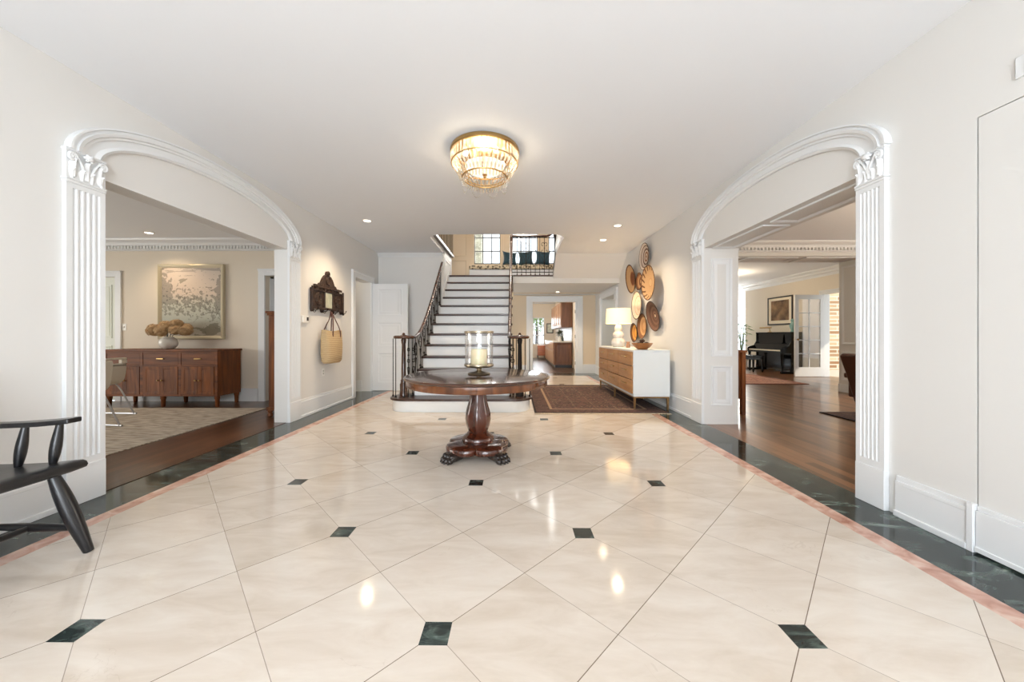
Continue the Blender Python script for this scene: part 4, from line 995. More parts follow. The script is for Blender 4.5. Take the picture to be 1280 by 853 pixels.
for i in range(7): b.ball((XL + .03, RC - .3 + i * .1, 1.82), (.014, .03, .016), 8, 5)
b.out('carving', CARV, rk_)
b = MB(); b.box(XL + .028, XL + .036, RC - .10, RC + .10, 1.55, 1.78); b.out('tile_inset', mat('pale_tile', rgb(196, 196, 176), .3, vary=(14, rgb(160, 164, 146))), rk_, smooth=False)
for u in (-.42, -.155, .155, .42):
    b = MB(); y = RC + u; b.tube([(XL + .03, y, 1.50), (XL + .06, y, 1.485), (XL + .09, y, 1.492), (XL + .105, y, 1.52)], .006, 6); b.ball((XL + .106, y, 1.527), .009, 8, 6)
    b.tube([(XL + .03, y, 1.49), (XL + .05, y, 1.46), (XL + .065, y, 1.465), (XL + .07, y, 1.48)], .006, 6); b.out('coat_hook', IRON, rk_)
STRAW = mat('woven_straw', rgb(196, 162, 112), .85); N, L = nodes(STRAW)
tc = N.new('ShaderNodeTexCoord'); wv = N.new('ShaderNodeTexWave'); wv.bands_direction = 'Z'; wv.inputs['Scale'].default_value = 16; wv.inputs['Distortion'].default_value = 2.5; wv.inputs['Detail'].default_value = 3; L.new(tc.outputs['Object'], wv.inputs['Vector'])
cr = ramp(N, [(.1, rgb(176, 146, 106)), (.6, rgb(208, 182, 140))]); L.new(wv.outputs['Fac'], cr.inputs['Fac']); L.new(cr.outputs['Color'], N['Principled BSDF'].inputs['Base Color'])
bp = N.new('ShaderNodeBump'); bp.inputs['Strength'].default_value = .5; bp.inputs['Distance'].default_value = .01; L.new(wv.outputs['Fac'], bp.inputs['Height']); L.new(bp.outputs['Normal'], N['Principled BSDF'].inputs['Normal'])
bg = thing('straw_bag', 'woven straw tote with brown leather straps hanging from the rack', 'bag', (XL + .1, 5.44, .72))
b = MB(); BX, BY = XL + .105, 5.43; rs = []
for z, hw, hd in ((.725, .17, .05), (.705, .19, .06), (.74, .215, .085), (.85, .225, .092), (1.0, .232, .09), (1.12, .24, .075), (1.20, .245, .06)):
    rs.append([(BX + hd * (abs(sin(q)) ** .7) * (1 if sin(q) > 0 else -1), BY + hw * (abs(cos(q)) ** .55) * (1 if cos(q) > 0 else -1), z + (.01 * cos(2 * q) if z > 1.1 else 0)) for q in [2 * PI * i / 40 for i in range(40)]])
rs2 = [[(BX + (p[0] - BX) * .9, BY + (p[1] - BY) * .97, p[2]) for p in rs[-1]], [(BX + (p[0] - BX) * .8, BY + (p[1] - BY) * .95, .76) for p in rs[2]]]
b.loft(rs[1:2] + rs[2:] + rs2); b.out('bag_body', STRAW, bg, ang=70)
STRAP = mat('strap_leather', rgb(84, 44, 28), .45)
for dx, s in ((.07, 1), (-.07, 1)):
    b = MB(); pts = [(BX + dx, BY - .10, 1.08), (BX + dx * 1.0, BY - .098, 1.2), (BX + dx * .4, BY - .02, 1.38), (XL + .075, RC - .155 + .145, 1.50), (BX + dx * .4, BY + .04, 1.38), (BX + dx, BY + .115, 1.2), (BX + dx, BY + .12, 1.06)]
    P_ = smoothpath(pts, 6); R_ = []
    for i, p in enumerate(P_): R_.append([(p[0] - .003, p[1] - .011, p[2]), (p[0] + .003, p[1] - .011, p[2]), (p[0] + .003, p[1] + .011, p[2]), (p[0] - .003, p[1] + .011, p[2])])
    b.loft(R_); b.out('strap', STRAP, bg)

# ---- small wall fittings
t = thing('thermostat', 'white thermostat with dark display between doorway pilaster and coat rack', 'thermostat', (XL, 4.87, 1.3))
b = MB(); b.box(XL, XL + .03, 4.82, 4.95, 1.30, 1.40); b.out('housing', PLASTIC, t, bev=.006); b = MB(); b.box(XL + .03, XL + .032, 4.90, 4.942, 1.33, 1.38); b.out('display', DARKP, t, smooth=False)
def plate(name, label, cat, M, kind):
    t = thing(name, label, cat, M.translation)
    b = MB(M); b.box(-.036, .036, -.058, .058, 0, .006); b.out('cover_plate', PLASTIC, t, bev=.002)
    if kind == 'outlet':
        for z in (-.02, .02): b = MB(M); b.box(-.016, .016, z - .013, z + .013, .006, .008); b.out('socket', mat('socket_grey', rgb(190, 188, 182), .5), t, bev=.002)
    else:
        b = MB(M); b.box(-.006, .006, -.012, .012, .006, .02); b.out('toggle', PLASTIC, t, bev=.002)
plate('wall_outlet', 'white electrical outlet low on the left wall below the straw bag', 'outlet', xf((XL, 5.37, .565), (0, 1, 0), (0, 0, 1), (1, 0, 0)), 'outlet')
plate('light_switch', 'white light switch on the dining room wall between pale door and painting', 'light switch', xf((-6.72, 6.03, 1.27), (1, 0, 0), (0, 0, 1), (0, -1, 0)), 'switch')
v = thing('wall_vent', 'white slotted air vent high on the right wall near the ceiling', 'vent', (XR, 1.62, 2.35))
b = MB(); b.box(XR - .012, XR, 1.38, 1.71, 2.34, 2.44); b.out('frame', TRIM, v, bev=.003)
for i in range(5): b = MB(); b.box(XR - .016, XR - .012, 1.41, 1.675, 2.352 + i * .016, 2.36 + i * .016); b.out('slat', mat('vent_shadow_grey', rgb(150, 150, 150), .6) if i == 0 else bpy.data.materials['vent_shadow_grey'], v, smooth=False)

# ---- white console with nine drawers
CX0, CX1, CY0, CY1 = 1.78, 2.33, 5.36, 7.55
cn = thing('drawer_console', 'white console with nine oak drawers standing on the rug by the right wall', 'console', (2.05, 6.45, 0))
b = MB(); b.box(CX0, CX1, CY0, CY0 + .03, .235, .875); b.box(CX0, CX1, CY1 - .03, CY1, .235, .875); b.box(CX0, CX1, CY0, CY1, .875, .905); b.box(CX0, CX1, CY0, CY1, .20, .235); b.box(CX0 + .03, CX1, CY0 + .03, CY1 - .03, .235, .875); b.out('body', WHITEP, cn, bev=.004)
cw, rh = (CY1 - CY0 - .06) / 3, .64 / 3
for i in range(3):
    for j in range(3):
        y0 = CY0 + .03 + i * cw; z0 = .236 + j * rh
        b = MB(); b.box(CX0 - .014, CX0 + .02, y0 + .008, y0 + cw - .008, z0 + .005, z0 + rh - .005); d = b.out('drawer', OAKF, cn, bev=.003)
        b = MB(); ym = y0 + cw / 2; b.cyl((CX0 - .034, ym - .11, z0 + rh * .62), (CX0 - .034, ym + .11, z0 + rh * .62),   .0105, n=8)
        for s in (-.09, .09): b.cyl((CX0 - .012, ym + s, z0 + rh * .62), (CX0 - .034, ym + s, z0 + rh * .62), .005, n=8)
        b.out('handle', BRASS, d)
b = MB(); b.box(CX0 + .01, CX1 - .01, CY0 + .01, CY0 + .04, .175, .20); b.box(CX0 + .01, CX1 - .01, CY1 - .04, CY1 - .01, .175, .20); b.box(CX0 + .01, CX0 + .04, CY0 + .04, CY1 - .04, .175, .2); b.box(CX1 - .04, CX1 - .01, CY0 + .04, CY1 - .04, .175, .2); b.out('base_frame', BRONZE, cn, bev=.003)
for x in (CX0 + .025, CX1 - .025):
    for y in (CY0 + .025, (CY0 + CY1) / 2, CY1 - .025):
        b = MB(); b.loft([[(x - w, y - w, z), (x + w, y - w, z), (x + w, y + w, z), (x - w, y + w, z)] for z, w in ((.015 if x < 2.2 else .001, .012), (.178, .017))]); b.out('leg', BRONZE, cn, bev=.002)
# rug
def rug_mat(name, cols, border, x0, x1, y0, y1, bw, sc=5.0):
    m = mat(name, cols[0], .95); N, L = nodes(m); bs = N['Principled BSDF']
    g = N.new('ShaderNodeNewGeometry'); sp = N.new('ShaderNodeSeparateXYZ'); L.new(g.outputs['Position'], sp.inputs[0])
    ck = N.new('ShaderNodeTexBrick'); ck.inputs['Scale'].default_value = 1; ck.inputs['Brick Width'].default_value = 1.3 / sc; ck.inputs['Row Height'].default_value = 1.0 / sc; ck.inputs['Mortar Size'].default_value = .010; ck.offset = 0
    ck.inputs['Color1'].default_value = cols[0]; ck.inputs['Color2'].default_value = cols[1]; ck.inputs['Mortar'].default_value = cols[2]; L.new(g.outputs['Position'], ck.inputs['Vector'])
    mpv = N.new('ShaderNodeMapping'); mpv.inputs['Scale'].default_value = (1.0, .45, 1); L.new(g.outputs['Position'], mpv.inputs['Vector'])
    nz = N.new('ShaderNodeTexVoronoi'); nz.distance = 'MANHATTAN'; nz.inputs['Scale'].default_value = 8; nz.inputs['Randomness'].default_value = .55; L.new(mpv.outputs[0], nz.inputs['Vector'])
    cr = ramp(N, [(.0, cols[2]), (.18, cols[3]), (.34, cols[1]), (.5, cols[3]), (.7, cols[0])]); L.new(nz.outputs['Distance'], cr.inputs['Fac'])
    n2 = N.new('ShaderNodeTexNoise'); n2.inputs['Scale'].default_value = 15; n2.inputs['Detail'].default_value = 3; L.new(g.outputs['Position'], n2.inputs['Vector'])
    c2 = mixc(N, L, mth(N, L, 'GREATER_THAN', n2.outputs['Fac'], .54), cr.outputs['Color'], cols[3])
    base = mixc(N, L, .8, ck.outputs['Color'], c2)
    base = mixc(N, L, mth(N, L, 'MULTIPLY', mth(N, L, 'GREATER_THAN', n2.outputs['Fac'], .66), .5), base, cols[2])
    ex = mth(N, L, 'MINIMUM', mth(N, L, 'SUBTRACT', sp.outputs[0], x0), mth(N, L, 'SUBTRACT', x1, sp.outputs[0])); ey = mth(N, L, 'MINIMUM', mth(N, L, 'SUBTRACT', sp.outputs[1], y0), mth(N, L, 'SUBTRACT', y1, sp.outputs[1]))
    e = mth(N, L, 'MINIMUM', ex, ey)
    base = mixc(N, L, mth(N, L, 'MULTIPLY', mth(N, L, 'LESS_THAN', e, bw), .35), base, border)
    ln = mth(N, L, 'LESS_THAN', mth(N, L, 'ABSOLUTE', mth(N, L, 'SUBTRACT', e, bw)), .02); base = mixc(N, L, mth(N, L, 'MULTIPLY', ln, .8), base, cols[2])
    base = mixc(N, L, mth(N, L, 'LESS_THAN', e, .03), base, cols[3])
    L.new(base, bs.inputs['Base Color'])
    nb = N.new('ShaderNodeTexNoise'); nb.inputs['Scale'].default_value = 180; L.new(g.outputs['Position'], nb.inputs['Vector'])
    bp = N.new('ShaderNodeBump'); bp.inputs['Strength'].default_value = .3; bp.inputs['Distance'].default_value = .005; L.new(nb.outputs['Fac'], bp.inputs['Height']); L.new(bp.outputs['Normal'], bs.inputs['Normal'])
    return m
def rug(name, label, x0, x1, y0, y1, m, fringe=True):
    t = thing(name, label, 'rug', ((x0 + x1) / 2, (y0 + y1) / 2, 0))
    b = MB(); b.box(x0, x1, y0, y1, .0045, .014); b.out('pile', m, t, bev=.003)
    if fringe:
        b = MB(); rn = random.Random(3); n = int((x1 - x0) / .014)
        for yy, s in ((y0, -1), (y1, 1)):
            for i in range(n):
                x = x0 + (x1 - x0) * (i + .5) / n; l = rn.uniform(.035, .06); dx = rn.uniform(-.012, .012)
                b.loft([[(x - .005, yy, .005), (x + .005, yy, .005), (x + .005, yy, .010), (x - .005, yy, .010)], [(x + dx - .005, yy + s * l, .0045), (x + dx + .005, yy + s * l, .0045), (x + dx + .005, yy + s * l, .007), (x + dx - .005, yy + s * l, .007)]])
        o = b.out('fringe', mat(name + '_fringe', rgb(206, 192, 168), .9), t, smooth=False); o['kind'] = 'stuff'
RUGM = rug_mat('oriental_rug', (rgb(86, 58, 52), rgb(118, 90, 72), rgb(160, 134, 108), rgb(40, 29, 32)), rgb(66, 42, 40), .28, 2.22, 5.10, 8.0, .26, 4.2)
rug('area_rug', 'brown and maroon patterned rug with pale fringe beside the staircase', .28, 2.22, 5.10, 8.0, RUGM)

# ---- lamp, bowl, candle stub on the console
lx, ly, lz = 1.985, 6.85, .905
lm = thing('table_lamp', 'lit table lamp with white gourd base and drum shade on console', 'lamp', (lx, ly, lz))
rib = lambda a, z: 1 + .035 * abs(cos(9 * a))
b = MB(); b.lathe([(.085, 0), (.10, .01), (.128, .06), (.130, .10), (.105, .15), (.080, .172), (.095, .20), (.102, .235), (.085, .275), (.060, .298), (.066, .325), (.068, .36), (.05, .41), (.03, .43)], (lx, ly, lz), 72, lobe=rib); b.out('lamp_base', CERAM, lm, ang=60)
b = MB(); b.cyl((lx, ly, lz + .42), (lx, ly, lz + .73), .008); b.ball((lx, ly, lz + .745), .014, 10, 8); b.out('lamp_stem', BRASS, lm)
b = MB(); b.lathe([(.238, .45), (.222, .735), (.219, .735), (.235, .45)], (lx, ly, lz), 56, caps=False); b.out('lamp_shade', SHADE, lm)
MB().ball((lx, ly, lz + .58), (.03, .03, .045), 14, 10).out('bulb', emis('lamp_bulb', (1, .78, .48, 1), 25), lm)
b = MB(); b.lathe([(.004, .001), (.06, 0), (.07, .004), (.115, .04), (.150, .085), (.158, .102), (.150, .102), (.110, .05), (.06, .02), (.004, .016)], (1.98, 5.55, .905), 40, caps=False)
tag(b.out('wooden_bowl', wood('bowl_wood', rgb(140, 86, 42), rgb(184, 126, 74), 'x', 6, .4), None, ang=60), 'turned wooden bowl of dark pinecones at the near end of the console', 'bowl')
PINE = mat('pinecone_brown', rgb(64, 40, 28), .8)
for i, (dx, dy, dz, lab) in enumerate(((-.06, -.03, .085, 'dark pinecone in the wooden bowl, nearest the oak drawers'), (.06, -.02, .09, 'dark pinecone in the wooden bowl, nearest the wall'), (0, .06, .088, 'dark pinecone at the back of the wooden bowl'), (.0, -.0, .135, 'dark pinecone heaped on top in the wooden bowl'))):
    b = MB(); cx, cy, cz_ = 1.98 + dx, 5.55 + dy, .905 + dz; b.ball((cx, cy, cz_), (.036, .032, .026), 12, 8)
    for k in range(34):
        a = k * 2.4; h_ = -1 + 2 * (k + .5) / 34; r = math.sqrt(1 - h_ * h_)
        b.ball((cx + .038 * r * cos(a), cy + .034 * r * sin(a), cz_ + .028 * h_), (.009, .009, .005), 6, 4)
    tag(b.out('pinecone', PINE, None), lab, 'pinecone', 'pinecones in the wooden bowl')
b = MB(); vs = thing('votive_holder', 'small amber glass votive between the lamp and the wooden bowl', 'candle holder', (2.03, 6.40, .905))
b.lathe([(.028, 0), (.036, .006), (.034, .06), (.026, .075), (.028, .08), (.034, .11), (.03, .11), (.022, .08), (.02, .02), (.002, .01)], (2.03, 6.40, .905), 20, caps=False); b.out('cup', mat('amber_glass', rgb(176, 130, 100), .2), vs, ang=60)
b = MB(); b.lathe([(.001, .03), (.019, .03), (.02, .068), (.001, .066)], (2.03, 6.40, .905), 14); b.out('wax', WAX, vs)

# ---- woven wall baskets
def basket(py_, pz, R, label, stops, depth=.05, tiltz=0.0, tilty=0.0, off=.012, el=1.0, swirl=0):
    """shallow dish; local z is the basket axis"""
    m = mat('basket_weave', rgb(180, 130, 80), .85); N, L = nodes(m); bs = N['Principled BSDF']
    tc = N.new('ShaderNodeTexCoord'); sp = N.new('ShaderNodeSeparateXYZ'); L.new(tc.outputs['Object'], sp.inputs[0])
    r = mth(N, L, 'DIVIDE', mth(N, L, 'SQRT', mth(N, L, 'ADD', mth(N, L, 'POWER', sp.outputs[0], 2.0), mth(N, L, 'POWER', mth(N, L, 'DIVIDE', sp.outputs[1], el), 2.0))), R)
    ang = mth(N, L, 'ARCTAN2', sp.outputs[1], sp.outputs[0])
    cr = ramp(N, stops); cr.color_ramp.interpolation = 'CONSTANT'; L.new(r, cr.inputs['Fac'])
    cells = mth(N, L, 'SINE', mth(N, L, 'MULTIPLY', r, 95.0)); rad = mth(N, L, 'SINE', mth(N, L, 'ADD', mth(N, L, 'MULTIPLY', ang, 46.0), mth(N, L, 'MULTIPLY', r, 60.0)))
    sh = mth(N, L, 'ADD', mth(N, L, 'MULTIPLY', cells, .16), mth(N, L, 'MULTIPLY', rad, .10))
    base = cr.outputs['Color']
    if swirl:
        sw = mth(N, L, 'GREATER_THAN', mth(N, L, 'SINE', mth(N, L, 'ADD', mth(N, L, 'MULTIPLY', ang, float(swirl)), mth(N, L, 'MULTIPLY', r, 14.0))), .45)
        sw = mth(N, L, 'MULTIPLY', sw, mth(N, L, 'GREATER_THAN', r, .72)); base = mixc(N, L, sw, base, rgb(92, 58, 32))
    hsv = N.new('ShaderNodeHueSaturation'); L.new(base, hsv.inputs['Color']); L.new(mth(N, L, 'ADD', sh, 1.0), hsv.inputs['Value']); L.new(hsv.outputs[0], bs.inputs['Base Color'])
    bp = N.new('ShaderNodeBump'); bp.inputs['Strength'].default_value = .6; bp.inputs['Distance'].default_value = .006; L.new(cells, bp.inputs['Height']); L.new(bp.outputs['Normal'], bs.inputs['Normal'])
    b = MB(); pr = [(.001, -depth), (R * .35, -depth), (R * .62, -depth * .8), (R * .85, -depth * .35), (R * .97, 0), (R, .006), (R * .985, .012), (R * .95, .008), (R * .84, -depth * .25), (R * .6, -depth * .65), (R * .34, -depth * .82), (R * .12, -depth * .80), (.001, -depth * .80)]
    ring = []
    for rr, z in pr: ring.append([(rr * cos(q), rr * el * sin(q), z) for q in [2 * PI * i / 64 for i in range(64)]])
    b.loft(ring, caps=False)
    o = b.out('woven_basket', m, None, ang=60)
    # local z -> -X (into the room), local y -> z up, local x -> along the wall
    ax = Vector((-1, tiltz, tilty)).normalized(); up = (Vector((0, 0, 1)) - ax * ax.z).normalized(); rt = up.cross(ax)
    o.matrix_world = xf((XR - off - depth, py_, pz), rt, up, ax)
    tag(o, label, 'basket', 'woven baskets hung on the right wall')
tanc, brn, dk, wht, lt, org = rgb(168, 128, 88), rgb(108, 72, 48), rgb(50, 34, 27), rgb(208, 194, 180), rgb(186, 150, 108), rgb(176, 126, 70)
def wallpos(px, py, X):
    u = (px - 640) / F; c, s = cos(YAW), sin(YAW); t = X / (u * c - s); return (u * s + c) * t, H + (YH - py) / F * t
BK = (
    (806.5, 321, .245, 'striped white and brown basket, topmost of the wall cluster', [(0, rgb(160, 110, 80)), (.1, wht), (.24, rgb(150, 104, 80)), (.36, wht), (.5, rgb(96, 66, 52)), (.6, wht), (.76, rgb(110, 76, 58)), (.82, wht), (.95, dk)], .05, .0, .0, .012, 1, 0),
    (789.5, 349, .29, 'tan basket with dark brown centre at the left side of the cluster', [(0, rgb(112, 62, 30)), (.42, rgb(150, 96, 52)), (.5, lt), (.9, brn), (.95, dk)], .06, .02, -.12, .02, 1, 0),
    (800, 352, .17, 'small brown basket half hidden behind the large swirled basket', [(0, lt), (.2, brn), (.5, tanc), (.75, brn), (.92, dk)], .04, .0, .0, .012, 1, 0),
    (811.5, 353.5, .30, 'large tan basket with swirled dashes on its rim, in the cluster', [(0, rgb(182, 152, 112)), (.2, tanc), (.26, rgb(176, 142, 102)), (.93, brn), (.96, dk)], .05, .0, -.03, .10, 1, 16),
    (797, 382, .27, 'pale cream oval basket with dark rim in the wall cluster', [(0, wht), (.3, rgb(206, 176, 150)), (.36, wht), (.62, rgb(196, 160, 136)), (.68, wht), (.93, dk)], .05, .0, .0, .03, 1, 0),
    (817.5, 395.5, .26, 'dark brown basket with small spiral centre, right side of the cluster', [(0, rgb(216, 188, 156)), (.1, dk), (.16, rgb(122, 88, 70)), (.3, rgb(100, 68, 52)), (.46, rgb(122, 88, 70)), (.6, rgb(96, 66, 50)), (.76, rgb(118, 84, 66)), (.94, dk)], .05, .0, -.2, .03, 1, 0),
    (803.8, 408, .235, 'brown ringed basket low in the cluster, above the wooden bowl', [(0, lt), (.3, tanc), (.55, lt), (.72, brn), (.94, dk)], .05, .0, .0, .012, 1, 0),
    (793.6, 416, .19, 'golden basket lowest in the cluster, beside the lamp shade', [(0, rgb(206, 150, 60)), (.4, org), (.6, rgb(214, 160, 80)), (.78, brn), (.94, dk)], .05, .0, -.04, .02, 1, 0),
)
for px, py, R, lab, stops, dep, tz, ty_, off, el, sw in BK:
    y, z = wallpos(px, py, XR - off - dep * .6); basket(y, z, R, lab, stops, dep, tz, ty_, off, el, sw)
# ================================================================ DINING ROOM THINGS
sb = thing('sideboard', 'long walnut sideboard with three drawers against the cream dining room wall', 'sideboard', (-5.56, 5.75, 0))
SX0, SX1, SY0, SY1 = -6.46, -4.66, 5.50, 5.98
b = MB(); b.box(SX0, SX1, SY0 + .012, SY1 - .01, .17, .875); b.out('body', WALNUT, sb, bev=.003)
b = MB(); b.box(SX0 - .02, SX1 + .02, SY0 - .02, SY1, .875, .905); b.out('top', WALNUTX, sb, bev=.004)
b = MB(); b.box(SX0, SX1, SY0, SY0 + .012, .17, .20); b.box(SX0, SX1, SY0, SY0 + .012, .845, .875); b.box(SX0, SX1, SY0, SY0 + .012, .64, .665)
for x in (SX0, SX0 + .575, SX0 + 1.18, SX1 - .045): b.box(x, x + .045, SY0 - .002, SY0 + .012, .17, .875)
b.out('front_frame', WALNUTX, sb, bev=.002)
bays = ((SX0 + .045, SX0 + .575), (SX0 + .62, SX0 + 1.18), (SX0 + 1.225, SX1 - .045))
for i, (x0, x1) in enumerate(bays):
    b = MB(); b.box(x0 + .004, x1 - .004, SY0 + .002, SY0 + .014, .668, .842); d = b.out('drawer', WALNUTX, sb, bev=.002)
    b = MB(); xm = (x0 + x1) / 2; b.box(xm - .055, xm + .055, SY0 - .016, SY0 + .002, .752, .768); b.out('handle', BRASS, d, bev=.003)
    for k in range(2):
        xa = x0 + .004 + k * (x1 - x0 - .008) / 2; xb = xa + (x1 - x0 - .008) / 2 - .002
        b = MB(); b.box(xa, xb, SY0 + .004, SY0 + .014, .202, .638); b.M = xf((0, SY0 + .004, 0), (1, 0, 0), (0, 0, 1), (0, -1, 0)); b.frame(xa, xb, .202, .638, .05, .010); d = b.out('door', WALNUT, sb, bev=.002)
        b = MB(); xk = xb - .03 if k == 0 else xa + .03; b.ball((xk, SY0 - .018, .42), .014, 10, 8); b.cyl((xk, SY0 + .0, .42), (xk, SY0 - .015, .42), .006, n=8); b.out('knob', BRASS, d)
for x in (SX0 + .04, (SX0 + SX1) / 2, SX1 - .04):
    for y in (SY0 + .045, SY1 - .05):
        b = MB(); b.lathe([(.022, 0), (.026, .01), (.032, .12), (.038, .13), (.036, .15), (.040, .172)], (x, y, 0), 12); b.out('leg', WALNUT, sb)
vx, vy, vz = -5.63, 5.70, .905
fv = thing('round_vase', 'white round ceramic vase holding dried tan hydrangeas on the sideboard', 'vase', (vx, vy, vz))
b = MB(); b.lathe([(.05, 0), (.068, .005), (.105, .045), (.122, .09), (.118, .135), (.09, .175), (.066, .19), (.07, .20), (.062, .20), (.06, .185), (.1, .12), (.08, .04), (.004, .02)], (vx, vy, vz), 40, caps=False); b.out('vase_body', CERAM, fv, ang=60)
rn = random.Random(11)
heads = [(-.30, .02, .32, .115), (-.20, -.06, .36, .11), (-.14, .06, .42, .10), (-.08, -.08, .33, .10), (0, -.04, .38, .12), (.02, .08, .43, .11), (.12, 0, .44, .10), (.16, -.06, .34, .11), (.27, 0, .33, .12), (.2, .08, .38, .10), (-.02, -.12, .30, .09)]
for i, (dx, dy, dz, r) in enumerate(heads):
    c = Vector((vx + dx * .95 + .02, vy + dy, vz + dz - .03)); b = MB(); r *= .86
    b.ball(tuple(c), (r * .8, r * .75, r * .62), 12, 8)
    for k in range(120):
        h_ = -1 + 2 * (k + .5) / 120; a = k * 2.39996; q = math.sqrt(1 - h_ * h_)
        n_ = Vector((q * cos(a), q * sin(a), h_)); p = c + Vector((n_.x * r, n_.y * r * .92, n_.z * r * .78)) * rn.uniform(.88, 1.05)
        s = n_.orthogonal().normalized(); u = n_.cross(s); w = .024
        for m_ in range(2):
            an = m_ * PI / 2 + rn.uniform(0, 1.5); d1 = (s * cos(an) + u * sin(an)) * w; d2 = (s * -sin(an) + u * cos(an)) * w * .5
            V = [b.v(*(p + d1 + n_ * .004)), b.v(*(p + d2)), b.v(*(p - d1 + n_ * .004)), b.v(*(p - d2))]; b.f(V)
    hd = b.out('flower_head', DRIED, fv, smooth=False)
    b = MB(); b.tube([(vx + dx * .1, vy + dy * .1, vz + .12), (vx + dx * .25, vy + dy * .25, vz + .22), tuple(c)], .004, 5); b.out('stem', PAW, hd)
pa = thing('framed_painting', 'large misty landscape painting in a champagne frame above the sideboard', 'painting', (-5.5, 6.0, 1.75))
PX0, PX1, PZ0, PZ1 = -6.10, -4.97, 1.06, 2.34
fr = mat('champagne_frame', rgb(200, 190, 164), .35, .5)
b = MB(xf((0, 6.03, 0), (1, 0, 0), (0, 0, 1), (0, -1, 0)))
prof = [(0, 0), (0, .05), (.015, .055), (.045, .04), (.06, .03), (.06, 0)]
b.loft([[(PX0 + d, PZ0 + d, h_), (PX1 - d, PZ0 + d, h_), (PX1 - d, PZ1 - d, h_), (PX0 + d, PZ1 - d, h_)] for d, h_ in prof + [prof[0]]], caps=False); b.out('frame', fr, pa, smooth=False)
ART = mat('landscape_painting', rgb(206, 184, 156), .6); N, L = nodes(ART)
g = N.new('ShaderNodeNewGeometry'); sp = N.new('ShaderNodeSeparateXYZ'); L.new(g.outputs['Position'], sp.inputs[0])
hgt = mth(N, L, 'DIVIDE', mth(N, L, 'SUBTRACT', sp.outputs[2], PZ0), PZ1 - PZ0); hx_ = mth(N, L, 'DIVIDE', mth(N, L, 'SUBTRACT', sp.outputs[0], PX0), PX1 - PX0)
bgc = ramp(N, [(.0, rgb(178, 164, 146)), (.25, rgb(170, 172, 158)), (.45, rgb(186, 184, 166)), (.62, rgb(206, 188, 170)), (1, rgb(200, 188, 176))]); L.new(hgt, bgc.inputs['Fac'])
def nz_(sc, det=6, dist=0.0, st=(1, 1, 1)):
    mp = N.new('ShaderNodeMapping'); mp.inputs['Scale'].default_value = st; L.new(g.outputs['Position'], mp.inputs['Vector'])
    n_ = N.new('ShaderNodeTexNoise'); n_.inputs['Scale'].default_value = sc; n_.inputs['Detail'].default_value = det; n_.inputs['Distortion'].default_value = dist; L.new(mp.outputs[0], n_.inputs['Vector']); return n_.outputs['Fac']
def bump_(x, c, w):  # soft box
    return mth(N, L, 'MAXIMUM', mth(N, L, 'SUBTRACT', 1.0, mth(N, L, 'DIVIDE', mth(N, L, 'ABSOLUTE', mth(N, L, 'SUBTRACT', x, c)), w)), 0.0)
band = bump_(mth(N, L, 'ADD', hgt, mth(N, L, 'MULTIPLY', hx_, .16)), .56, .30)
lft = mth(N, L, 'MULTIPLY', bump_(hx_, .03, .22), bump_(hgt, .66, .34)); rgt = mth(N, L, 'MULTIPLY', bump_(hx_, .95, .12), bump_(hgt, .66, .30))
dens = mth(N, L, 'ADD', mth(N, L, 'MULTIPLY', band, .20), mth(N, L, 'ADD', mth(N, L, 'MULTIPLY', lft, .5), mth(N, L, 'MULTIPLY', rgt, .55)))
tree = mth(N, L, 'GREATER_THAN', mth(N, L, 'ADD', nz_(15, 9, .4), dens), .66)
c1 = mixc(N, L, mth(N, L, 'MULTIPLY', tree, .6), bgc.outputs['Color'], rgb(100, 95, 84))
tw = mth(N, L, 'GREATER_THAN', mth(N, L, 'ADD', nz_(30, 3, .8), mth(N, L, 'MULTIPLY', band, .12)), .68); c1 = mixc(N, L, mth(N, L, 'MULTIPLY', tw, .6), c1, rgb(70, 64, 56))
gr_ = mth(N, L, 'MULTIPLY', bump_(hgt, .1, .2), bump_(hx_, .75, .35)); gg = mth(N, L, 'GREATER_THAN', mth(N, L, 'ADD', nz_(4, 6, .5, (1, 1, 2.5)), mth(N, L, 'MULTIPLY', gr_, .35)), .66); c1 = mixc(N, L, mth(N, L, 'MULTIPLY', gg, .6), c1, rgb(96, 92, 74))
st_ = mth(N, L, 'GREATER_THAN', mth(N, L, 'ADD', nz_(3, 5, .3, (1, 1, 8)), mth(N, L, 'MULTIPLY', bump_(hgt, .93, .12), .2)), .70); c1 = mixc(N, L, mth(N, L, 'MULTIPLY', st_, .5), c1, rgb(120, 112, 104))
L.new(c1, N['Principled BSDF'].inputs['Base Color'])
b = MB(); b.box(PX0 + .055, PX1 - .055, 6.0, 6.02, PZ0 + .055, PZ1 - .055); b.out('canvas', ART, pa, smooth=False)

# dining rug
DR = mat('pale_wool_rug', rgb(190, 178, 162), .95); N, L = nodes(DR)
g = N.new('ShaderNodeNewGeometry'); mp = N.new('ShaderNodeMapping'); mp.inputs['Scale'].default_value = (1, 6, 1); L.new(g.outputs['Position'], mp.inputs[0]); nz = N.new('ShaderNodeTexNoise'); nz.inputs['Scale'].default_value = 6; nz.inputs['Detail'].default_value = 8; L.new(mp.outputs[0], nz.inputs['Vector'])
cr = ramp(N, [(.35, rgb(150, 136, 120)), (.65, rgb(206, 196, 180))]); L.new(nz.outputs['Fac'], cr.inputs['Fac']); L.new(cr.outputs['Color'], N['Principled BSDF'].inputs['Base Color'])
b = MB(); b.box(-7.6, -3.81, 1.6, 5.40, .001, .012); tag(b.out('area_rug', DR, None, bev=.003), 'pale grey-beige wool rug on the dining room floor', 'rug')

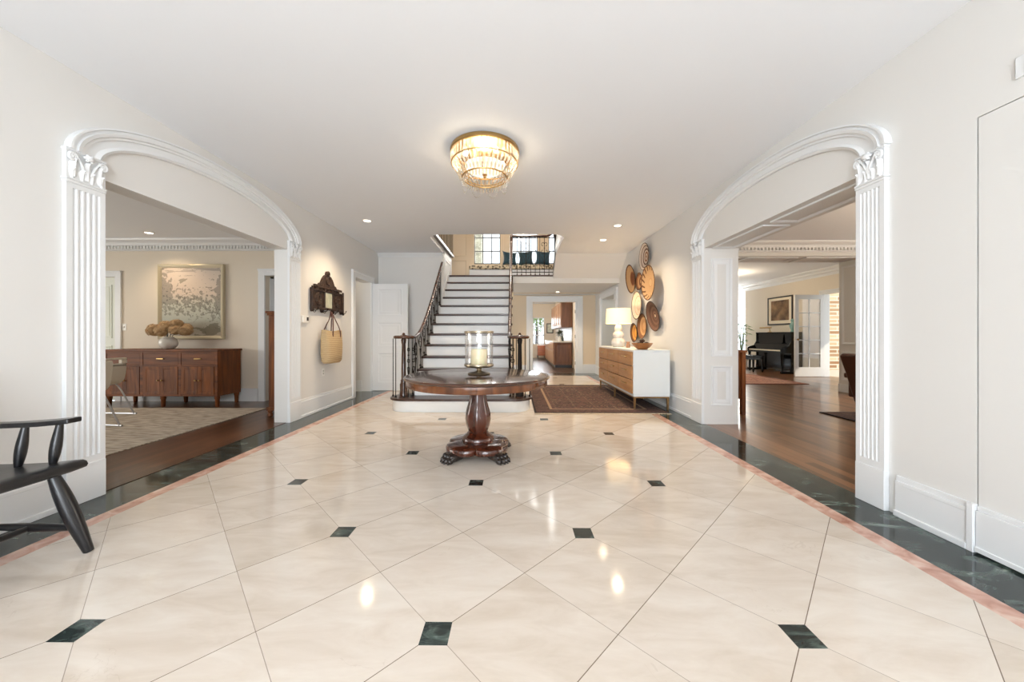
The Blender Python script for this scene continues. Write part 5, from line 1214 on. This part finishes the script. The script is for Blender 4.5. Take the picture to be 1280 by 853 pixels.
def dining_chair(label, x, y, rz, slot=True):
    """local +x is the back of the chair"""
    t = thing('dining_chair', label, 'chair', (0, 0, 0), group='cream leather dining chairs')
    b = MB()
    # seat and back: one bent shell with thickness
    path = [(-.23, .475), (-.10, .452), (.06, .445), (.15, .455), (.20, .49), (.225, .55), (.24, .64), (.25, .72)] + ([] if slot else [(.252, .76), (.254, .80)])
    pth = smoothpath([(p[0], 0, p[1]) for p in path], 4); rs = []
    for i, p in enumerate(pth):
        a = Vector(pth[max(i - 1, 0)]); c = Vector(pth[min(i + 1, len(pth) - 1)]); tt = (c - a).normalized(); nn = Vector((-tt.z, 0, tt.x)); th = .028
        hw = .24 if i < len(pth) - 3 else .235
        P_ = Vector(p)
        rs.append([tuple(P_ + Vector((0, -hw, 0)) - nn * th), tuple(P_ + Vector((0, hw, 0)) - nn * th), tuple(P_ + Vector((0, hw, 0)) + nn * th), tuple(P_ + Vector((0, -hw, 0)) + nn * th)])
    b.loft(rs); b.out('shell', LEATHW, t, bev=.016)
    b = MB()   # upper back with a hand slot
    for y0, y1, z0, z1 in () if not slot else ((-.235, .235, .775, .80), (-.235, -.17, .72, .775), (.17, .235, .72, .775)): b.box(.222 + .004, .278 + .004, y0, y1, z0, z1)
    if slot: b.out('back_rail', LEATHW, t, bev=.008)
    else: b.bm.free()
    for s in (-1, 1):
        yy = s * .19
        b = MB(); P_ = smoothpath([(.12, yy * .8, .425), (.20, yy, .40), (.40, yy * 1.12, .03), (.42, yy * 1.14, .013), (.38, yy * 1.14, .013), (-.22, yy * 1.14, .013), (-.26, yy * 1.14, .02), (-.24, yy * 1.1, .06), (-.10, yy * .9, .40), (-.05, yy * .8, .425)], 5); b.tube(P_, .0105, 8); b.out('leg', CHROME, t)
    b = MB(); b.tube([(.12, -.152, .425), (.12, .152, .425)], .01, 8); b.tube([(-.05, -.152, .425), (-.05, .152, .425)], .01, 8); b.out('under_frame', CHROME, t)
    t.location = (x, y, .012); t.rotation_euler = (0, 0, rz)
    return t
dining_chair('cream leather dining chair with chrome legs, nearer one beside the pilaster', -5.265, 4.12, -.12, False)
dining_chair('cream leather dining chair with hand slot in its back, in front of the sideboard', -5.80, 4.76, -.06)
ctb = thing('tall_cabinet', 'tall narrow brown wood cabinet seen end-on beside the doorway jamb', 'cabinet', (-3.27, 5.3, 0))
b = MB(); b.box(-3.40, -3.115, 4.85, 5.75, .12, 1.40); b.out('body', WALNUT, ctb, bev=.004)
b = MB(); b.box(-3.43, -3.11, 4.82, 5.78, 1.43, 1.46); b.box(-3.415, -3.11, 4.835, 5.765, 1.40, 1.43); b.out('cornice', WALNUT, ctb, bev=.006)
b = MB(); b.box(-3.42, -3.11, 4.83, 5.77, .09, .14); b.out('base_moulding', WALNUT, ctb, bev=.006)
for x in (-3.39, -3.14):
    for y in (4.87, 5.73): b = MB(); b.lathe([(.02, 0), (.032, .012), (.034, .035), (.022, .055), (.03, .075), (.03, .09)], (x, y, 0), 14); b.out('bun_foot', WALNUT, ctb)
for y0 in (4.88, 5.315):
    b = MB(); b.box(-3.41, -3.40, y0, y0 + .405, .16, 1.38); b.M = xf((-3.41, 0, 0), (0, 1, 0), (0, 0, 1), (-1, 0, 0)); b.frame(y0 + .04, y0 + .365, .22, 1.32, .03, .006); d = b.out('door', WALNUT, ctb, bev=.002)
    MB().ball((-3.425, y0 + (.36 if y0 < 5 else .04), .8), .012, 8, 6).out('knob', BRASS, d)

# ================================================================ LIVING ROOM THINGS
lc = thing('low_cabinet', 'brown wood cabinet standing behind the right doorway jamb', 'cabinet', (3.06, 5.5, 0))
b = MB(); b.box(2.86, 3.24, 5.08, 5.98, .22, .885); b.out('body', WALNUT, lc, bev=.004)
b = MB(); b.box(2.85, 3.28, 5.04, 6.02, .885, .915); b.out('top', WALNUT, lc, bev=.004)
for x in (2.885, 3.235):
    for y in (5.075, 5.985): b = MB(); b.box(x - .028, x + .028, y - .028, y + .028, 0, .885); b.out('leg', WALNUT, lc, bev=.003)
for y0 in (5.11, 5.535):
    b = MB(); b.box(3.24, 3.252, y0, y0 + .415, .24, .87); d = b.out('door', WALNUT, lc, bev=.002); MB().ball((3.262, y0 + (.37 if y0 < 5.3 else .05), .6), .012, 8, 6).out('knob', BRASS, d)
# upright piano, built facing local -y
pn = thing('upright_piano', 'black glossy upright piano against the cream wall beside the glass door', 'piano', (0, 0, 0))
W2 = .74
b = MB(); b.box(-W2, W2, -.30, 0, .10, 1.20); b.out('case', PIANO, pn, bev=.004)
b = MB(); b.box(-W2 - .02, W2 + .02, -.34, .0, 1.20, 1.235); b.out('lid', PIANO, pn, bev=.005)
for s in (-1, 1):
    b = MB(); xx = s * W2; b.prism([(0, 0), (-.33, 0), (-.33, .60), (-.62, .60), (-.62, .72), (-.60, .76), (-.40, .82), (-.33, .95), (-.33, 1.2), (0, 1.2)], 'x', xx - .022, xx + .022); b.out('side_panel', PIANO, pn, smooth=False, bev=.004)
    b = MB(); b.lathe([(.03, 0), (.035, .02), (.024, .06), (.03, .3), (.036, .5), (.045, .58), (.045, .60)], (s * (W2 - .02), -.57, 0), 12); b.out('front_leg', PIANO, pn)
    b = MB(); b.box(s * W2 - .03, s * W2 + .03, -.62, -.28, 0, .06); b.out('toe_block', PIANO, pn, bev=.006)
b = MB(); b.box(-W2 + .02, W2 - .02, -.61, -.3, .60, .66); b.out('key_bed', PIANO, pn, bev=.004)
b = MB(); b.box(-W2 + .04, W2 - .04, -.60, -.45, .66, .695); b.out('white_keys', IVORY, pn, bev=.003)
b = MB(); kx = -W2 + .06; i = 0
while kx < W2 - .08:
    if i % 7 in (0, 1, 3, 4, 5): b.box(kx + .017, kx + .027, -.54, -.45, .695, .706)
    kx += .0235; i += 1
o = b.out('black_keys', KEYS, pn, smooth=False); o['kind'] = 'stuff'
b = MB(); b.prism([(-.45, .69), (-.43, .69), (-.36, .86), (-.38, .87)], 'x', -W2 + .022, W2 - .022); b.out('fall_board', PIANO, pn, smooth=False)
b = MB(); b.prism([(-.345, .90), (-.325, .90), (-.30, 1.16), (-.315, 1.16)], 'x', -.45, .45); b.box(-.45, .45, -.37, -.33, .885, .905); b.out('music_desk', PIANO, pn, smooth=False)
for x in (-.07, 0, .07): b = MB(); b.box(x - .012, x + .012, -.40, -.29, .055, .07); b.out('pedal', BRASS, pn, bev=.003)
pn.location = (8.43, 11.25, 0); pn.rotation_euler = (0, 0, -PI / 2)
ps = thing('piano_bench', 'black piano bench in front of the upright piano', 'bench', (7.45, 11.25, 0))
b = MB(); b.box(7.28, 7.62, 10.92, 11.58, .46, .52); b.out('cushion', PIANO, ps, bev=.015); b = MB(); b.box(7.29, 7.61, 10.93, 11.57, .38, .46); b.out('frame', PIANO, ps, bev=.004)
for x in (7.31, 7.59):
    for y in (10.96, 11.54): b = MB(); b.lathe([(.018, 0), (.03, .06), (.022, .10), (.03, .3), (.032, .38)], (x, y, 0), 12); b.out('leg', PIANO, ps)
sc2 = thing('glass_figurine', 'small pale teal glass figurine standing on top of the piano', 'figurine', (8.30, 10.7, 1.235))
b = MB(); b.lathe([(.045, 0), (.05, .02), (.035, .05), (.055, .12), (.075, .19), (.05, .26), (.03, .30), (.045, .34), (.03, .38), (.002, .40)], (8.30, 10.7, 1.235), 18); b.out('body', mat('teal_glass', rgb(140, 180, 178), .15), sc2)
bpy.data.objects.remove(sc2); o = [q for q in C.objects if q.name.startswith('body') and q.data and q.data.materials and q.data.materials[0].name == 'teal_glass'][0]
o.name = 'glass_figurine'; o.location = (8.30, 10.7, 1.235); tag(o, 'small pale teal glass figurine standing on top of the piano', 'figurine')
pl = thing('piano_lamp', 'low brass piano lamp lying along the top of the piano', 'lamp', (8.2, 11.5, 1.235))
b = MB(); b.lathe([(.06, 0), (.06, .012), (.015, .025), (.012, .10)], (8.2, 11.5, 1.235), 16); b.out('base', BRASS, pl); b = MB(); b.tube([(8.2, 11.5, 1.33), (8.15, 11.5, 1.38), (8.08, 11.5, 1.385)], .008, 8); b.out('arm', BRASS, pl)
b = MB(); b.cyl((8.06, 11.25, 1.38), (8.06, 11.75, 1.38), .022, n=12); b.out('lamp_shade', BRASS, pl)
pc = thing('framed_picture', 'dark framed picture with white mat on the cream wall above the piano', 'picture', (8.44, 11.38, 1.9))
Mx = xf((8.45, 0, 0), (0, -1, 0), (0, 0, 1), (-1, 0, 0)); u0, u1, w0, w1 = -11.92, -10.86, 1.47, 2.37
b = MB(Mx); prof = [(0, 0), (0, .03), (.035, .03), (.04, .02), (.04, 0)]
b.loft([[(u0 + d, w0 + d, h_), (u1 - d, w0 + d, h_), (u1 - d, w1 - d, h_), (u0 + d, w1 - d, h_)] for d, h_ in prof + [prof[0]]], caps=False); b.out('frame', DARKP, pc, smooth=False)
b = MB(Mx); b.box(u0 + .035, u1 - .035, w0 + .035, w1 - .035, .004, .016); b.out('mat_board', mat('mat_board_white', rgb(232, 222, 200), .8), pc, smooth=False)
b = MB(Mx); b.box(u0 + .15, u1 - .15, w0 + .14, w1 - .12, .016, .018); b.out('print', mat('sepia_print', rgb(72, 56, 44), .15, vary=(4, rgb(158, 126, 92))), pc, smooth=False)
hp = thing('potted_plant', 'green leafy potted plant by the bright far window beyond the piano', 'plant', (8.0, 12.6, 0))
b = MB(); b.lathe([(.13, 0), (.15, .02), (.19, .36), (.20, .40), (.18, .40), (.02, .34)], (8.0, 12.6, 0), 28); b.out('pot', CERAM, hp)
b = MB(); rn = random.Random(4)
for i in range(26):
    a = rn.uniform(0, 2 * PI); l = rn.uniform(.1, .4); h_ = rn.uniform(.75, 1.55); cx_, cy_ = 8.0, 12.6
    P0 = Vector((cx_, cy_, .38)); P2 = Vector((cx_ + cos(a) * l * .5, cy_ + sin(a) * l * .5, h_)); P1 = Vector((cx_ + cos(a) * .06, cy_ + sin(a) * .06, h_ * .8)); b.tube([tuple(P0), tuple(P1), tuple(P2)], .006, 5)
    d = Vector((cos(a), sin(a), -.25)).normalized(); s = Vector((-sin(a), cos(a), 0)); ll = rn.uniform(.14, .2)
    q = [P2, P2 + d * ll * .4 + s * ll * .28, P2 + d * ll, P2 + d * ll * .4 - s * ll * .28, P2 + d * ll * .45 + Vector((0, 0, .03))]; V = [b.v(*p) for p in q]
    for k in range(4): b.f([V[k], V[(k + 1) % 4], V[4]])
b.out('foliage', LEAF, hp, smooth=False)
R2 = rug_mat('faded_red_rug', (rgb(176, 120, 96), rgb(196, 150, 120), rgb(206, 170, 140), rgb(120, 70, 58)), rgb(150, 96, 78), 4.6, 6.75, 8.2, 10.35, .25, 4.5); rug('area_rug', 'faded rose patterned rug in front of the piano', 4.9, 6.75, 8.2, 10.35, R2, False)
R3 = rug_mat('dark_tribal_rug', (rgb(74, 48, 40), rgb(128, 92, 72), rgb(176, 146, 116), rgb(40, 28, 30)), rgb(84, 50, 44), 4.42, 7.4, 2.0, 5.2, .3, 6); rug('area_rug', 'dark patterned rug under the brown leather armchair', 4.42, 7.4, 2.0, 5.2, R3, False)
# brown leather armchair facing +x, built in local coordinates
ac = thing('armchair', 'brown leather armchair with flared back at the edge of the right doorway', 'armchair', (0, 0, 0))
def slab(b, pts, y0, y1, th):
    rs = []
    for i, p in enumerate(pts):
        a = Vector(pts[max(i - 1, 0)]); c = Vector(pts[min(i + 1, len(pts) - 1)]); t = (c - a).normalized(); n_ = Vector((-t.y, t.x)); t_ = th[i] if isinstance(th, list) else th
        q = [Vector(p) - n_ * t_, Vector(p) + n_ * t_]
        rs.append([(q[0].x, y0, q[0].y), (q[0].x, y1, q[0].y), (q[1].x, y1, q[1].y), (q[1].x, y0, q[1].y)])
    return b.loft(rs)
b = MB(); slab(b, [(-.22, .20), (-.28, .40), (-.36, .62), (-.44, .80), (-.47, .86)], -.30, .30, [.05, .055, .05, .045, .03]); b.out('backrest', LEATHB, ac, bev=.025)
b = MB(); slab(b, [(-.24, .30), (0, .33), (.28, .36), (.36, .34)], -.27, .27, .07); b.out('seat', LEATHB, ac, bev=.03)
for s in (-1, 1):
    b = MB(); slab(b, [(-.36, .56), (-.1, .57), (.2, .56), (.34, .54)], s * .31 - .05, s * .31 + .05, .035); b.out('armrest', LEATHB, ac, bev=.02)
    b = MB(); slab(b, [(-.30, .40), (0, .40), (.32, .42)], s * .31 - .04, s * .31 + .04, .14); b.out('side_panel', LEATHB, ac, bev=.02)
    b = MB(); b.loft([[(-.36 + dx - w, s * .28 - w, z), (-.36 + dx + w, s * .28 - w, z), (-.36 + dx + w, s * .28 + w, z), (-.36 + dx - w, s * .28 + w, z)] for dx, w, z in ((.17, .016, .0), (.12, .022, .25))]); b.out('leg', WALNUT, ac, bev=.003)
    b = MB(); b.loft([[(.28 + dx - w, s * .28 - w, z), (.28 + dx + w, s * .28 - w, z), (.28 + dx + w, s * .28 + w, z), (.28 + dx - w, s * .28 + w, z)] for dx, w, z in ((.04, .016, .0), (0, .022, .28))]); b.out('leg', WALNUT, ac, bev=.003)
ac.location = (4.96, 4.66, .014); ac.rotation_euler = (0, 0, .12)
# open french door leaf
fd = bpy.data.objects.new('door_5', None); C.objects.link(fd); fd['kind'] = 'structure'; fd['label'] = 'white glass-paned door leaf standing open beside the piano'; fd['category'] = 'door'
FW, FH = .80, 2.24
b = MB(); b.box(0, .10, -.02, .02, .01, FH); b.box(FW - .10, FW, -.02, .02, .01, FH); b.box(.10, FW - .10, -.02, .02, .01, .26); b.box(.10, FW - .10, -.02, .02, FH - .12, FH)
b.box(FW / 2 - .012, FW / 2 + .012, -.014, .014, .26, FH - .12)
for i in range(1, 5): z = .26 + (FH - .38) * i / 5; b.box(.10, FW - .10, -.014, .014, z - .012, z + .012)
b.out('frame', TRIM, fd, smooth=False)
MB().box(.10, FW - .10, -.003, .003, .26, FH - .12).out('pane', PANE, fd, smooth=False)
b = MB(); b.ball((FW - .05, -.06, 1.02), .028, 12, 8); b.cyl((FW - .05, 0, 1.02), (FW - .05, -.05, 1.02), .01); b.box(FW - .07, FW - .03, -.026, -.02, .94, 1.14); b.ball((FW - .05, .06, 1.02), .028, 12, 8); b.cyl((FW - .05, 0, 1.02), (FW - .05, .05, 1.02), .01); b.out('handle', BRONZE, fd)
fd.location = (8.42, YD1 - .03, 0); fd.rotation_euler = (0, 0, PI + .03)

# ================================================================ LIGHT
w = bpy.data.worlds.new('world'); bpy.context.scene.world = w; w.use_nodes = True
N, L = w.node_tree.nodes, w.node_tree.links; bgn = N['Background']
bgn.inputs['Color'].default_value = (.82, .91, 1, 1); bgn.inputs['Strength'].default_value = 2.2
def area(name, loc, rot, sx, sy, e, col):
    l = bpy.data.lights.new(name, 'AREA'); l.shape = 'RECTANGLE'; l.size = sx; l.size_y = sy; l.energy = e; l.color = col
    o = bpy.data.objects.new(name, l); C.objects.link(o); o.location = loc; o.rotation_euler = rot; return o
def point(name, loc, e, col, r=.06):
    l = bpy.data.lights.new(name, 'POINT'); l.energy = e; l.color = col; l.shadow_soft_size = r; o = bpy.data.objects.new(name, l); C.objects.link(o); o.location = loc; return o
DAY = (.86, .93, 1)
area('daylight_entrance', (-.27, YF - .45, 1.1), (PI / 2 + .35, 0, 0), 4.0, 2.4, 430, DAY)
area('daylight_dining', (-9.75, 2.5, 1.5), (PI / 2, 0, -PI / 2), 3.8, 1.9, 175, (1, .94, .84))
area('daylight_living', (8.75, 3.5, 1.5), (PI / 2, 0, PI / 2), 5.0, 2.1, 150, (1, .84, .66))
area('daylight_bay', (9.2, 14.35, 1.6), (-PI / 2, 0, 0), 2.4, 2.0, 190, (1, .96, .88))
area('daylight_stairs', (-.1, 10.25, 3.9), (-PI / 2, 0, 0), 2.6, 1.6, 80, (1, .96, .9))
area('daylight_kitchen', (1.175, 18.3, 1.4), (-PI / 2, 0, 0), .6, 1.4, 25, DAY)
point('kitchen_fill', (-.7, 13.4, 2.4), 230, (1, .92, .82), .25)  # added kitchen fill light, no ceiling fixture there
point('upper_hall_fill', (.2, 7.6, 4.6), 95, (1, .85, .68), .15)  # warm fill added upstairs without a fixture
point('chandelier_lamp', (LX, LY, 2.76), 22, (1, .82, .6), .1)
point('table_lamp_bulb', (lx, ly, lz + .62), 14, (1, .72, .42), .05)
point('passage_fill', (3.8, 9.2, 2.3), 26, (1, .95, .88), .1)  # unseen fill added to light the side passage
point('living_fill', (5.2, 4.0, 2.5), 40, (1, .78, .54), .15)  # warm fill added to the living room, no lamp modelled
point('foyer_fill', (-.27, -1.5, 2.1), 105, (.98, .98, 1), .2)  # unseen fill light added behind the camera
point('closet_fill', (-3.5, 6.65, 2.2), 3.5, (1, .86, .7), .08)  # weak fill added inside the small room, no fitting
point('far_room_fill', (6.2, 10.5, 2.7), 60, (1, .82, .58), .15)  # added warm fill for the piano room, without a lamp body
sun = bpy.data.lights.new('sun', 'SUN'); sun.energy = 4; sun.color = (1, .88, .7); sun.angle = .02
so = bpy.data.objects.new('sun', sun); C.objects.link(so); so.rotation_euler = Vector((-.75, .42, -.62)).to_track_quat('-Z', 'Y').to_euler()

# ================================================================ CAMERA
cam = bpy.data.cameras.new('camera'); co = bpy.data.objects.new('camera', cam); C.objects.link(co)
cam.sensor_fit = 'HORIZONTAL'; cam.sensor_width = 36; cam.lens = F / 1280 * 36; cam.shift_x = 0; cam.shift_y = -(426.5 - YH) / 1280; cam.clip_start = .02; cam.clip_end = 200
co.location = (0, 0, H); co.rotation_euler = (PI / 2, 0, YAW)
sc = bpy.context.scene; sc.camera = co
vs_ = sc.view_settings; vs_.view_transform = 'Standard'; vs_.look = 'None'; vs_.gamma = 1; vs_.use_curve_mapping = False; vs_.exposure = 0.08
cy = sc.cycles; cy.use_denoising = True; cy.max_bounces = 10; cy.diffuse_bounces = 5; cy.glossy_bounces = 5; cy.transparent_max_bounces = 24; cy.transmission_bounces = 8
cy.caustics_reflective = False; cy.caustics_refractive = False; cy.sample_clamp_indirect = 6
